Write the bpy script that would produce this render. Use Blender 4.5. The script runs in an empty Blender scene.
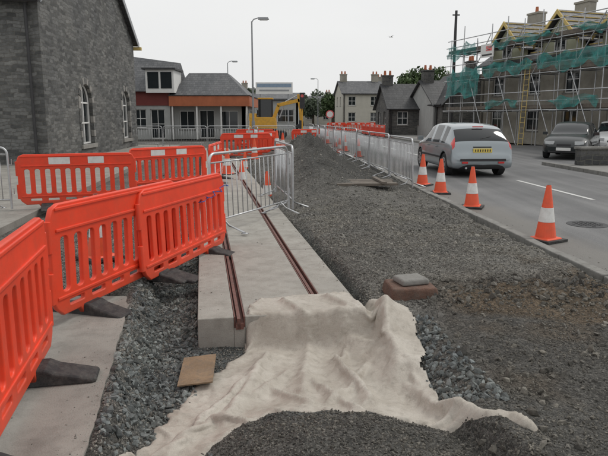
import bpy, math, random
import numpy as np
from mathutils import Matrix, Vector
random.seed(3); rng=np.random.default_rng(5)
scene=bpy.context.scene
rad=math.radians

# ---------------------------------------------------------------- materials
def newmat(name):
    m=bpy.data.materials.new(name); m.use_nodes=True
    nt=m.node_tree; b=nt.nodes['Principled BSDF']
    return m,nt,b
def nd(nt,t,**kw):
    n=nt.nodes.new(t)
    for k,v in kw.items():
        if k.startswith('i_'):
            key=k[2:]
            n.inputs[int(key) if key.isdigit() else key.replace('_',' ')].default_value=v
        else: setattr(n,k,v)
    return n
def mixc(nt,fac,a,b,mode='MIX'):
    n=nt.nodes.new('ShaderNodeMix'); n.data_type='RGBA'; n.blend_type=mode
    for s,v in ((0,fac),(6,a),(7,b)):
        if hasattr(v,'is_linked'): nt.links.new(v,n.inputs[s])
        else: n.inputs[s].default_value=v if s==0 else (*v[:3],1)
    return n.outputs[2]
def math_n(nt,op,a,b=None,c=None):
    n=nt.nodes.new('ShaderNodeMath'); n.operation=op
    for i,v in enumerate((a,b,c)):
        if v is None: continue
        if hasattr(v,'is_linked'): nt.links.new(v,n.inputs[i])
        else: n.inputs[i].default_value=v
    return n.outputs[0]
def ramp(nt,f,p0,p1,c0=(0,0,0),c1=(1,1,1)):
    r=nt.nodes.new('ShaderNodeValToRGB'); e=r.color_ramp.elements
    e[0].position=p0;e[1].position=p1;e[0].color=(*c0,1);e[1].color=(*c1,1)
    nt.links.new(f,r.inputs[0]); return r.outputs[0]
def sc(c,f): return tuple(min(1,x*f) for x in c)
def pbr(name,col,rough=.7,var=.15,scale=4,bump=0,bscale=60,metal=0,dirt=0,dirtcol=(.09,.085,.075),coat=0,low=0):
    m,nt,b=newmat(name)
    tc=nd(nt,'ShaderNodeTexCoord'); o=tc.outputs['Object']
    n=nd(nt,'ShaderNodeTexNoise',i_Scale=scale,i_Detail=6,i_Roughness=.65); nt.links.new(o,n.inputs['Vector'])
    c=mixc(nt,ramp(nt,n.outputs[0],.3,.7),sc(col,1-var),sc(col,1+var))
    if dirt>0:
        n2=nd(nt,'ShaderNodeTexNoise',i_Scale=scale*2.3,i_Detail=8,i_Roughness=.75); nt.links.new(o,n2.inputs['Vector'])
        f=ramp(nt,n2.outputs[0],.45,.75); f=math_n(nt,'MULTIPLY',f,dirt)
        c=mixc(nt,f,c,dirtcol)
    if low>0:
        sz=nd(nt,'ShaderNodeSeparateXYZ'); nt.links.new(o,sz.inputs[0])
        f=math_n(nt,'MULTIPLY',math_n(nt,'SUBTRACT',1,ramp(nt,math_n(nt,'ADD',sz.outputs[2],math_n(nt,'MULTIPLY',n.outputs[0],low)),low*.5,low*1.4)),.6)
        c=mixc(nt,f,c,dirtcol)
    nt.links.new(c,b.inputs['Base Color'])
    b.inputs['Roughness'].default_value=rough; b.inputs['Metallic'].default_value=metal
    if coat: b.inputs['Coat Weight'].default_value=coat; b.inputs['Coat Roughness'].default_value=.05
    if bump>0:
        n3=nd(nt,'ShaderNodeTexNoise',i_Scale=bscale,i_Detail=5,i_Roughness=.7); nt.links.new(o,n3.inputs['Vector'])
        bp=nd(nt,'ShaderNodeBump',i_Strength=bump,i_Distance=.02); nt.links.new(n3.outputs[0],bp.inputs['Height'])
        nt.links.new(bp.outputs[0],b.inputs['Normal'])
    return m
def uvnode(nt):
    tc=nd(nt,'ShaderNodeTexCoord')
    so=nd(nt,'ShaderNodeSeparateXYZ'); nt.links.new(tc.outputs['Object'],so.inputs[0])
    sn=nd(nt,'ShaderNodeSeparateXYZ'); nt.links.new(tc.outputs['Normal'],sn.inputs[0])
    ay=math_n(nt,'GREATER_THAN',math_n(nt,'ABSOLUTE',sn.outputs[1]),math_n(nt,'ABSOLUTE',sn.outputs[0]))
    ax=math_n(nt,'SUBTRACT',1,ay)
    u=math_n(nt,'ADD',math_n(nt,'MULTIPLY',so.outputs[0],ay),math_n(nt,'MULTIPLY',so.outputs[1],ax))
    c=nd(nt,'ShaderNodeCombineXYZ'); nt.links.new(u,c.inputs[0]); nt.links.new(so.outputs[2],c.inputs[1])
    return c.outputs[0],tc.outputs['Object']
def masonry(name,c1,c2,mortar,bw,bh,ms=.012,distort=.05,rough=.85,bump=.7,offs=.5):
    m,nt,b=newmat(name)
    v,o=uvnode(nt)
    n=nd(nt,'ShaderNodeTexNoise',i_Scale=2.2,i_Detail=3); nt.links.new(o,n.inputs['Vector'])
    vm=nd(nt,'ShaderNodeVectorMath',operation='SUBTRACT'); nt.links.new(n.outputs[1],vm.inputs[0]); vm.inputs[1].default_value=(.5,.5,.5)
    vs=nd(nt,'ShaderNodeVectorMath',operation='SCALE'); nt.links.new(vm.outputs[0],vs.inputs[0]); vs.inputs[3].default_value=distort*3
    va=nd(nt,'ShaderNodeVectorMath',operation='ADD'); nt.links.new(v,va.inputs[0]); nt.links.new(vs.outputs[0],va.inputs[1])
    br=nd(nt,'ShaderNodeTexBrick',offset=offs,squash=.7,squash_frequency=3)
    for k,val in (('Scale',1),('Mortar Size',ms),('Mortar Smooth',.3),('Bias',0),('Brick Width',bw),('Row Height',bh)): br.inputs[k].default_value=val
    br.inputs['Color1'].default_value=(*c1,1);br.inputs['Color2'].default_value=(*c2,1);br.inputs['Mortar'].default_value=(*mortar,1)
    nt.links.new(va.outputs[0],br.inputs['Vector'])
    n2=nd(nt,'ShaderNodeTexNoise',i_Scale=9,i_Detail=8,i_Roughness=.7); nt.links.new(o,n2.inputs['Vector'])
    c=mixc(nt,1,br.outputs['Color'],ramp(nt,n2.outputs[0],.25,.75,(.55,.55,.55),(1.3,1.3,1.28)),'MULTIPLY')
    n4=nd(nt,'ShaderNodeTexNoise',i_Scale=.6,i_Detail=4); nt.links.new(o,n4.inputs['Vector'])
    c=mixc(nt,1,c,ramp(nt,n4.outputs[0],.3,.7,(.78,.78,.78),(1.15,1.12,1.07)),'MULTIPLY')
    nt.links.new(c,b.inputs['Base Color']); b.inputs['Roughness'].default_value=rough
    h=math_n(nt,'ADD',math_n(nt,'MULTIPLY',math_n(nt,'SUBTRACT',1,br.outputs['Fac']),1),math_n(nt,'MULTIPLY',n2.outputs[0],.8))
    bp=nd(nt,'ShaderNodeBump',i_Strength=bump,i_Distance=.03); nt.links.new(h,bp.inputs['Height']); nt.links.new(bp.outputs[0],b.inputs['Normal'])
    return m
def glassmat(name,col=(.02,.025,.028),rough=.06):
    m,nt,b=newmat(name); b.inputs['Base Color'].default_value=(*col,1); b.inputs['Roughness'].default_value=rough
    b.inputs['Specular IOR Level'].default_value=.6
    return m

M_stoneS=masonry('slate_rubble',(.07,.073,.075),(.195,.20,.20),(.13,.128,.12),.40,.115,.010,.08)
M_stone2=masonry('cottage_stone',(.06,.062,.066),(.13,.13,.13),(.12,.12,.11),.4,.16,.02,.08)
M_dress=pbr('dressed_stone',(.28,.27,.25),.85,.15,6,.3,dirt=.3)
M_slate=masonry('slate_roof',(.07,.075,.085),(.12,.125,.135),(.04,.04,.045),.28,.16,.01,.004,.55,.5)
M_slateD=masonry('dark_slate_roof',(.035,.037,.042),(.065,.067,.072),(.02,.02,.02),.3,.2,.01,.004,.6,.5)
M_render=pbr('beige_render',(.33,.31,.265),.9,.2,.9,.2,40,dirt=.5,dirtcol=(.17,.155,.13))
M_cream=pbr('cream_render',(.5,.48,.42),.9,.08,1.5,dirt=.2,dirtcol=(.3,.29,.26))
M_white=pbr('white_paint',(.72,.72,.7),.6,.06,3)
M_lwall=pbr('light_wall',(.38,.39,.38),.85,.1,1,dirt=.25,dirtcol=(.22,.22,.21))
M_fascia=pbr('terracotta_fascia',(.40,.12,.05),.6,.15,2)
M_maroon=pbr('maroon_board',(.16,.03,.025),.6,.1,2)
M_glass=glassmat('window_glass')
M_timber=pbr('new_timber',(.58,.44,.16),.75,.2,4)
M_oldwood=pbr('old_wood',(.14,.12,.10),.9,.3,6,.4)
M_conc=pbr('concrete',(.28,.268,.242),.9,.18,1.4,.5,90,dirt=.85,dirtcol=(.15,.14,.125))
M_slab=pbr('slab_concrete',(.345,.33,.298),.9,.13,2.0,.5,110,dirt=.75,dirtcol=(.19,.175,.15))
M_kerb=pbr('kerb_concrete',(.23,.225,.21),.9,.2,3,.4,dirt=.8)
M_rail=pbr('rusty_rail',(.145,.058,.045),.65,.35,9,.4,60,dirt=.7,dirtcol=(.13,.10,.085))
M_galv=pbr('galvanised_steel',(.48,.49,.50),.42,.15,8,0,metal=.7)
M_orange=pbr('barrier_plastic',(.78,.056,.018),.42,.14,2.2,.06,30,dirt=.35,dirtcol=(.33,.09,.05),low=.35)
M_coneo=pbr('cone_plastic',(.80,.10,.035),.45,.08,5,dirt=.35,dirtcol=(.38,.1,.05))
M_refl=pbr('reflective_white',(.70,.70,.68),.4,.06,6,dirt=.5,dirtcol=(.38,.36,.33))
M_rubber=pbr('black_rubber',(.022,.022,.023),.75,.3,6,.3,dirt=.7,dirtcol=(.11,.105,.095))
M_yel=pbr('machine_yellow',(.68,.36,.03),.45,.1,3,dirt=.4)
M_blackm=pbr('black_metal',(.03,.03,.032),.5,.2)
M_grey=pbr('lamp_grey',(.30,.31,.32),.5,.1,metal=.3)
M_silver=pbr('car_silver',(.28,.315,.335),.30,.03,2,metal=.5,coat=.8,low=.3)
M_dkcar=pbr('car_dark',(.008,.012,.013),.3,.05,2,coat=.5)
M_whcar=pbr('car_white',(.65,.66,.66),.3,.03,2,coat=.8)
M_cglass=glassmat('car_glass',(.012,.015,.017),.04)
M_tail=pbr('tail_lamp',(.55,.015,.012),.2,.1,coat=1)
M_lampc=pbr('head_lamp',(.6,.62,.63),.15,.05,coat=1)
M_ply=pbr('yellow_plate',(.75,.58,.12),.5,.03)
M_trim=pbr('dark_trim',(.03,.03,.032),.6,.1)
M_tyre=pbr('tyre',(.025,.025,.026),.85,.15,10)
M_rim=pbr('alloy_rim',(.4,.41,.42),.35,.05,metal=.7)
M_bark=pbr('bark',(.07,.055,.04),.9,.3,3)
M_paint=pbr('road_paint',(.60,.60,.58),.7,.15,5,dirt=.8,dirtcol=(.22,.22,.22))
M_blue=pbr('blue_rope',(.03,.10,.35),.7,.2,20)

def leafmat(name,c):
    m,nt,b=newmat(name)
    g=nd(nt,'ShaderNodeNewGeometry')
    r=g.outputs['Random Per Island']
    nt.links.new(mixc(nt,r,sc(c,.55),sc(c,1.5)),b.inputs['Base Color']); b.inputs['Roughness'].default_value=.7
    return m
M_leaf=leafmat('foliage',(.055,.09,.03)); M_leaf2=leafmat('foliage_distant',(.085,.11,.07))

def stonemat(name,c,lo=.55,hi=1.6):
    m,nt,b=newmat(name)
    g=nd(nt,'ShaderNodeNewGeometry'); tc=nd(nt,'ShaderNodeTexCoord')
    n=nd(nt,'ShaderNodeTexNoise',i_Scale=1.6,i_Detail=5); nt.links.new(tc.outputs['Object'],n.inputs['Vector'])
    n2=nd(nt,'ShaderNodeTexNoise',i_Scale=130,i_Detail=3); nt.links.new(tc.outputs['Object'],n2.inputs['Vector'])
    c1=mixc(nt,g.outputs['Random Per Island'],sc(c,lo),sc(c,hi))
    c2=mixc(nt,1,c1,ramp(nt,n.outputs[0],.3,.7,(.72,.72,.72),(1.25,1.20,1.10)),'MULTIPLY')
    c2=mixc(nt,1,c2,ramp(nt,n2.outputs[0],.3,.7,(.75,.75,.75),(1.25,1.25,1.25)),'MULTIPLY')
    nt.links.new(c2,b.inputs['Base Color']); b.inputs['Roughness'].default_value=.9
    b.inputs['Specular IOR Level'].default_value=.25
    return m

# ---------------------------------------------------------------- builders
def mesh_np(name,V,F,mat,smooth=False,parent=None):
    V=np.asarray(V,dtype=np.float32); F=np.asarray(F,dtype=np.int32)
    me=bpy.data.meshes.new(name); k=F.shape[1]
    me.vertices.add(len(V)); me.vertices.foreach_set('co',V.ravel())
    me.loops.add(F.size); me.loops.foreach_set('vertex_index',F.ravel())
    me.polygons.add(len(F)); me.polygons.foreach_set('loop_start',np.arange(len(F),dtype=np.int32)*k)
    me.polygons.foreach_set('loop_total',np.full(len(F),k,dtype=np.int32))
    me.polygons.foreach_set('use_smooth',np.full(len(F),bool(smooth)))
    me.update(calc_edges=True)
    me.materials.append(mat)
    o=bpy.data.objects.new(name,me); scene.collection.objects.link(o)
    if parent: o.parent=parent
    return o
class MB:
    def __init__(s): s.v=[];s.f=[];s.m=[];s.mats=[];s.M=Matrix.Identity(4)
    def mi(s,mat):
        if mat not in s.mats: s.mats.append(mat)
        return s.mats.index(mat)
    def add(s,vs,fs,mat):
        b=len(s.v); i=s.mi(mat)
        s.v+= [tuple(s.M@Vector(v)) for v in vs]
        for f in fs: s.f.append([b+k for k in f]); s.m.append(i)
    def box(s,c,size,mat,rot=None,taper=1):
        x,y,z=[k/2 for k in size]; vs=[]
        for dz in (-1,1):
            t=1 if dz<0 else taper
            for dx,dy in ((-1,-1),(1,-1),(1,1),(-1,1)): vs.append(Vector((dx*x*t,dy*y*t,dz*z)))
        if rot is not None: vs=[rot@v for v in vs]
        vs=[v+Vector(c) for v in vs]
        s.add(vs,[(3,2,1,0),(4,5,6,7),(0,1,5,4),(1,2,6,5),(2,3,7,6),(3,0,4,7)],mat)
    def bx(s,x0,x1,y0,y1,z0,z1,mat): s.box(((x0+x1)/2,(y0+y1)/2,(z0+z1)/2),(x1-x0,y1-y0,z1-z0),mat)
    def cyl(s,p0,p1,r,mat,n=10,r1=None,caps=True):
        p0=Vector(p0);p1=Vector(p1); r1=r if r1 is None else r1
        q=(p1-p0).to_track_quat('Z','Y'); vs=[]
        for p,rr in ((p0,r),(p1,r1)):
            for i in range(n):
                a=2*math.pi*i/n; vs.append(p+q@Vector((rr*math.cos(a),rr*math.sin(a),0)))
        fs=[(i,(i+1)%n,n+(i+1)%n,n+i) for i in range(n)]
        if caps: fs+= [tuple(reversed(range(n))),tuple(range(n,2*n))]
        s.add(vs,fs,mat)
    def tube(s,pts,r,mat,n=8,closed=False):
        pts=[Vector(p) for p in pts]; k=len(pts); vs=[];fs=[]
        for i,p in enumerate(pts):
            if closed: t=pts[(i+1)%k]-pts[i-1]
            else: t=pts[min(i+1,k-1)]-pts[max(i-1,0)]
            q=t.normalized(); up=Vector((0,1,0)) if abs(q.y)<.9 else Vector((1,0,0))
            a=q.cross(up).normalized(); b=q.cross(a)
            for j in range(n):
                w=2*math.pi*j/n; vs.append(p+a*r*math.cos(w)+b*r*math.sin(w))
        for i in range(k if closed else k-1):
            for j in range(n):
                a0=i*n+j;a1=i*n+(j+1)%n;b0=((i+1)%k)*n+j;b1=((i+1)%k)*n+(j+1)%n
                fs.append((a0,a1,b1,b0))
        s.add(vs,fs,mat)
    def prism(s,poly,y0,y1,mat):
        n=len(poly); vs=[(x,y0,z) for x,z in poly]+[(x,y1,z) for x,z in poly]
        s.add(vs,[tuple(range(n)),tuple(reversed(range(n,2*n)))]+[((i+1)%n,i,n+i,n+(i+1)%n) for i in range(n)],mat)
    def mesh(s,name):
        me=bpy.data.meshes.new(name); me.from_pydata(s.v,[],s.f)
        for m in s.mats: me.materials.append(m)
        me.polygons.foreach_set('material_index',s.m); me.update(); return me
    def obj(s,name,loc=(0,0,0),rz=0,parent=None,smooth=False,bevel=0,seg=2):
        me=s.mesh(name)
        return put(me,name,loc,rz,parent,smooth,bevel,seg)
def put(me,name,loc=(0,0,0),rz=0,parent=None,smooth=False,bevel=0,seg=2):
    o=bpy.data.objects.new(name,me); scene.collection.objects.link(o)
    o.location=loc; o.rotation_euler=(0,0,rz)
    if parent: o.parent=parent
    if smooth:
        me.polygons.foreach_set('use_smooth',[True]*len(me.polygons))
    if bevel:
        b=o.modifiers.new('bev','BEVEL'); b.width=bevel; b.segments=seg; b.limit_method='ANGLE'; b.angle_limit=rad(35)
    return o
def empty(name,loc=(0,0,0),rz=0):
    o=bpy.data.objects.new(name,None); scene.collection.objects.link(o); o.location=loc; o.rotation_euler=(0,0,rz); return o
def T(x=0,y=0,z=0,rz=0): return Matrix.Translation((x,y,z))@Matrix.Rotation(rz,4,'Z')

# noise
def hsh(ix,iy,s):
    n=np.sin(ix*127.1+iy*311.7+s*74.7)*43758.5453
    return n-np.floor(n)
def vn(x,y,s=0):
    xi=np.floor(x);yi=np.floor(y);fx=x-xi;fy=y-yi
    fx=fx*fx*(3-2*fx);fy=fy*fy*(3-2*fy)
    a=hsh(xi,yi,s);b=hsh(xi+1,yi,s);c=hsh(xi,yi+1,s);d=hsh(xi+1,yi+1,s)
    return (a*(1-fx)+b*fx)*(1-fy)+(c*(1-fx)+d*fx)*fy
def fbm(x,y,s=0,o=4):
    r=0;a=.5
    for i in range(o): r=r+a*(vn(x*2**i,y*2**i,s+i*7)-.5); a*=.5
    return r
def ss(a,b,x):
    t=np.clip((x-a)/(b-a),0,1); return t*t*(3-2*t)

# ---------------------------------------------------------------- layout functions
RS=-.065
def kerbx(y): return 3.0+RS*(y-7.68)
def farx(y): return 8.4+RS*(y-15.7)
def cx(y): return -.17-.17*(y-4.6)
def pe(y): return -1.04-.2*(y-2.6)
def hgt(x,y):
    x=np.asarray(x,float);y=np.asarray(y,float)
    s=x-cx(y)
    n=fbm(x*.9,y*.9,1)*.16+fbm(x*5,y*5,9)*.05+fbm(x*22,y*22,4,3)*.018
    works=ss(-9,-5,x)*(1-ss(60,80,y))
    h=n*works
    h=h+.07*ss(5.3,5.9,y+fbm(x*2,y*2,3)*.5)*ss(.7,1.1,s)
    yr=5.15+fbm(x*1.5,y*0+3,14)*.5
    h=h+.055*np.exp(-((y-yr)/.22)**2)*ss(1.1,1.5,x)*(1+2*fbm(x*6,y*6,15))
    e=pe(y)+fbm(x*4,y*4,6)*.12
    tr=ss(0,.22,x-e)*(1-ss(.70,.9,s))*(1-.75*ss(6.5,9,y))
    h=h-.23*tr
    fr=ss(0,.2,x-e)*(1-ss(.62,1.05,x+fbm(x*3,y*3,8)*.2))*(1-ss(4.3,4.7,y))
    h=np.where(y<4.7,np.minimum(h,-.20*fr+n*.6),h)
    ry=(y-2.35)/(.86+.10*np.cos(x*2.4)); rx=(x-.22)/.80
    h=h+.25*np.exp(-np.abs(rx)**3-np.abs(ry)**3.5)*(1+fbm(x*3,y*3,19)*.5)
    h=np.where((np.abs(s)<.72)&(y>4.66),-.26,h)
    for (a,b,sx,sy,k) in ((.25,15.2,.8,2.2,.50),(.15,18.5,.9,1.6,.85),(-.1,22,1.0,2.5,.6),(1.0,12.2,.8,1.2,.14),(.75,10.2,.5,.9,.12),(1.9,5.2,1,.35,.04),(.3,13,.5,.8,.2)):
        g=np.exp(-((x-a-(y-b)*-.1)/sx)**2-((y-b)/sy)**2)
        h=h+k*g*(1+fbm(x*2.5,y*2.5,12)*.8)*ss(.75,1.0,s)
    rd=ss(-.35,-.1,x-kerbx(y))
    h=h*(1-rd)-.12*rd
    lp=1-ss(-.25,.02,x-pe(y))
    lp=np.where(y<5.3,lp,0)
    h=h*(1-lp)-.1*lp
    lf=(1-ss(-4.3,-3.9,x))
    h=h*(1-lf)-.1*lf
    return h

# ground sheet ---------------------------------------------------
def axis(fine0,fine1,step,lo,hi,g=1.14):
    a=list(np.arange(fine0,fine1,step)); st=step;x=a[-1]
    while x<hi: st=min(st*g,60); x+=st; a.append(x)
    st=step;x=a[0]
    while x>lo: st=min(st*g,60); x-=st; a.insert(0,x)
    return np.array(a)
gx=axis(-2.2,3.4,.022,-700,700,1.06); gy=axis(2.2,7.0,.022,-20,900,1.025)
X,Y=np.meshgrid(gx,gy); Z=hgt(X,Y)
nx,ny=len(gx),len(gy)
V=np.stack([X.ravel(),Y.ravel(),Z.ravel()],1)
idx=np.arange(nx*ny).reshape(ny,nx)
F=np.stack([idx[:-1,:-1].ravel(),idx[:-1,1:].ravel(),idx[1:,1:].ravel(),idx[1:,:-1].ravel()],1)
def zonecol(x,y):
    col=np.ones((x.size,3))*np.array([.175,.172,.162])
    def put_(mask,c):
        m=np.clip(mask,0,1)[:,None]; col[:]=col*(1-m)+np.array(c)*m
    s=x-cx(y); w=fbm(x*1.3,y*1.3,21)
    put_(ss(.0,.25,w+.1)*.6,(.125,.122,.115))
    put_(ss(.85,1.2,x)*(1-ss(4.6,5.0,y+w*1.2)),(.090,.088,.083))
    put_(ss(1.0,1.5,x)*ss(4.5,4.8,y+w)*(1-ss(5.4,5.9,y+w*.8))*.9,(.122,.094,.066))
    put_(ss(.0,.2,fbm(x*2.1,y*2.1,27)-.02)*ss(1,1.4,x)*(1-ss(7,9,y))*.6,(.12,.10,.078))
    put_(ss(0,.2,x-pe(y))*(1-ss(.7,.95,s))*(1-ss(8,9,y)),(.10,.11,.112))
    put_(ss(-.6,.2,x)*ss(11,14,y)*(1-ss(2.0,2.6,x)),(.085,.085,.082))
    put_(1-ss(3.0,3.3,y+w*.3),(.10,.099,.094))
    put_(ss(12,14,np.abs(x))*ss(50,60,y),(.07,.095,.045))
    put_(ss(90,100,y),(.07,.09,.05))
    return col
gm,nt,b=newmat('gravel_ground')
at=nd(nt,'ShaderNodeAttribute',attribute_name='zone'); tc=nd(nt,'ShaderNodeTexCoord')
vo=nd(nt,'ShaderNodeTexVoronoi',i_Scale=52); nt.links.new(tc.outputs['Object'],vo.inputs['Vector'])
vo2=nd(nt,'ShaderNodeTexVoronoi',i_Scale=130); nt.links.new(tc.outputs['Object'],vo2.inputs['Vector'])
nn=nd(nt,'ShaderNodeTexNoise',i_Scale=3.5,i_Detail=12,i_Roughness=.78); nt.links.new(tc.outputs['Object'],nn.inputs['Vector'])
sp=nd(nt,'ShaderNodeSeparateColor'); nt.links.new(vo.outputs['Color'],sp.inputs[0])
sp2=nd(nt,'ShaderNodeSeparateColor'); nt.links.new(vo2.outputs['Color'],sp2.inputs[0])
c=mixc(nt,1,at.outputs['Color'],ramp(nt,sp.outputs[0],0,1,(.6,.6,.6),(1.5,1.47,1.45)),'MULTIPLY')
c=mixc(nt,1,c,ramp(nt,sp2.outputs[0],0,1,(.6,.6,.6),(1.4,1.4,1.38)),'MULTIPLY')
c=mixc(nt,1,c,ramp(nt,nn.outputs[0],.3,.7,(.6,.59,.57),(1.35,1.35,1.35)),'MULTIPLY')
nt.links.new(c,b.inputs['Base Color']); b.inputs['Roughness'].default_value=.95; b.inputs['Specular IOR Level'].default_value=.2
hh=math_n(nt,'ADD',math_n(nt,'MULTIPLY',vo.outputs[0],-1.0),math_n(nt,'ADD',math_n(nt,'MULTIPLY',vo2.outputs[0],-.5),math_n(nt,'MULTIPLY',nn.outputs[0],1.5)))
bp=nd(nt,'ShaderNodeBump',i_Strength=.9,i_Distance=.025); nt.links.new(hh,bp.inputs['Height']); nt.links.new(bp.outputs[0],b.inputs['Normal'])
g=mesh_np('ground',V,F,gm,True)
ca=g.data.color_attributes.new('zone','FLOAT_COLOR','POINT')
zc=zonecol(V[:,0],V[:,1]); ca.data.foreach_set('color',np.concatenate([zc,np.ones((len(zc),1))],1).astype(np.float32).ravel())

# road ---------------------------------------------------------
rm,nt,b=newmat('asphalt')
tc=nd(nt,'ShaderNodeTexCoord'); o_=tc.outputs['Object']
n1=nd(nt,'ShaderNodeTexNoise',i_Scale=.7,i_Detail=6); nt.links.new(o_,n1.inputs['Vector'])
n2=nd(nt,'ShaderNodeTexNoise',i_Scale=90,i_Detail=3); nt.links.new(o_,n2.inputs['Vector'])
mp=nd(nt,'ShaderNodeMapping'); mp.inputs['Rotation'].default_value=(0,0,-.065); mp.inputs['Scale'].default_value=(1.6,.06,1); nt.links.new(o_,mp.inputs[0])
n3=nd(nt,'ShaderNodeTexNoise',i_Scale=1.3,i_Detail=3); nt.links.new(mp.outputs[0],n3.inputs['Vector'])
c=mixc(nt,ramp(nt,n1.outputs[0],.35,.65),(.108,.109,.112),(.145,.146,.148))
c=mixc(nt,1,c,ramp(nt,n2.outputs[0],.3,.7,(.72,.72,.72),(1.28,1.28,1.28)),'MULTIPLY')
c=mixc(nt,1,c,ramp(nt,n3.outputs[0],.35,.65,(.72,.72,.72),(1.18,1.17,1.15)),'MULTIPLY')
sx_=nd(nt,'ShaderNodeSeparateXYZ'); nt.links.new(o_,sx_.inputs[0])
dk=math_n(nt,'SUBTRACT',sx_.outputs[0],math_n(nt,'ADD',math_n(nt,'MULTIPLY',sx_.outputs[1],RS),3.0-RS*7.68))
dk=math_n(nt,'ADD',dk,math_n(nt,'MULTIPLY',n1.outputs[0],-.9))
c=mixc(nt,math_n(nt,'MULTIPLY',math_n(nt,'SUBTRACT',1,ramp(nt,dk,0,.45)),.6),c,(.16,.148,.128))
nt.links.new(c,b.inputs['Base Color']); b.inputs['Roughness'].default_value=.6
bp=nd(nt,'ShaderNodeBump',i_Strength=.4,i_Distance=.01); nt.links.new(n2.outputs[0],bp.inputs['Height']); nt.links.new(bp.outputs[0],b.inputs['Normal'])
def strip(name,fl,fr,y0,y1,z,mat,n=40,th=0):
    mb=MB(); ys=[y0+(y1-y0)*i/n for i in range(n+1)]
    vs=[];fs=[]
    for y in ys: vs+=[(fl(y),y,z),(fr(y),y,z)]
    for i in range(n): fs.append((2*i,2*i+1,2*i+3,2*i+2))
    if th:
        k=len(vs)
        for y in ys: vs+=[(fl(y),y,z-th),(fr(y),y,z-th)]
        for i in range(n):
            fs.append((2*i+1,k+2*i+1,k+2*i+3,2*i+3)); fs.append((2*i,2*i+2,k+2*i+2,k+2*i))
        fs.append((0,k,k+1,1)); fs.append((2*n,2*n+1,k+2*n+1,k+2*n))
    mb.add(vs,fs,mat); return mb.obj(name)
ROADZ=-.015
strip('road',lambda y:kerbx(y)-.02,lambda y:farx(y),-10,170,ROADZ,rm)
strip('road',lambda y:farx(y)-.01,lambda y:farx(y)+16,19.6,34,ROADZ-.004,rm)
mb=MB()
for i in range(-1,22):
    y0=4.0+i*6+1.6; y1=y0+3.6
    xc=lambda y:5.75+RS*(y-11.6)
    mb.add([(xc(y0)-.05,y0,ROADZ+.004),(xc(y0)+.05,y0,ROADZ+.004),(xc(y1)+.05,y1,ROADZ+.004),(xc(y1)-.05,y1,ROADZ+.004)],[(0,1,2,3)],M_paint)
mb.obj('road_marking')
mb=MB(); a=math.atan(-RS)
y=3.0
while y<150:
    L=.9; R=Matrix.Rotation(a,3,'Z')
    mb.box((kerbx(y+L/2)-.08+random.uniform(-.008,.008),y+L/2,-.04+random.uniform(-.008,.008)),(.13,L-.012,.2),M_kerb,R); y+=L
mb.obj('kerb',bevel=.012)
mb=MB(); y=4
while y<19.4:
    mb.box((farx(y+.45)+.07,y+.45,-.015),(.13,.89,.22),M_kerb,Matrix.Rotation(a,3,'Z')); y+=.9
y=34.2
while y<120:
    mb.box((farx(y+.45)+.07,y+.45,-.015),(.13,.89,.22),M_kerb,Matrix.Rotation(a,3,'Z')); y+=.9
mb.obj('kerb',bevel=.012)
M_pave=pbr('pavement_tarmac',(.22,.215,.205),.9,.12,1.5,.3,80,dirt=.3)
strip('pavement',lambda y:farx(y)+.14,lambda y:farx(y)+20,2,19.4,.08,M_pave,20,.2)
strip('pavement',lambda y:farx(y)+.14,lambda y:farx(y)+3,34.2,120,.08,M_pave,20,.2)
strip('pavement',lambda y:-14,lambda y:pe(y)-.02+.004*math.sin(y*9)+.004*math.sin(y*31),-2,5.15,.012,M_conc,90,.3)
strip('pavement',lambda y:-30,lambda y:-4.05-.12*(y-5.2) if y<12 else -4.87-.1*(y-12),5.17,34,.010,M_conc,24,.14)
mb=MB(); mb.cyl((4.35,8.9,ROADZ-.02),(4.35,8.9,ROADZ+.006),.30,M_blackm,28)
for i in range(-3,4):
    for j in range(-3,4):
        if i*i+j*j<10: mb.box((4.35+i*.07,8.9+j*.07,ROADZ+.008),(.04,.04,.006),M_trim)
mb.obj('manhole_cover')

# ---------------------------------------------------------------- rail slab
slabE=empty('concrete_track_slab',(cx(4.62),4.62,0),math.atan(.17))
mb=MB(); mr=MB(); L=2.38; yy=0; zt=.02
while yy<26:
    for x0,x1 in ((-.69,-.400),(-.310,.310),(.400,.69)):
        j=random.uniform(-.004,.004)
        mb.bx(x0,x1,yy,yy+L-.012,-.26,zt+j,M_slab)
    mb.bx(-.400,-.310,yy,yy+L-.012,-.26,-.07,M_slab); mb.bx(.310,.400,yy,yy+L-.012,-.26,-.07,M_slab)
    yy+=L
mb.obj('slab',parent=slabE,bevel=.008)
for sx in (-1,1):
    c0=sx*.355
    mr.bx(c0-.043,c0-.034,0,26,-.07,.021,M_rail); mr.bx(c0+.034,c0+.043,0,26,-.07,.021,M_rail)
    mr.bx(c0-.020,c0+.008,-.02,26,-.08,.012,M_rail); mr.bx(c0-.032,c0+.032,-.02,26,-.08,-.03,M_rail)
mr.obj('rails',parent=slabE)

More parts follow.
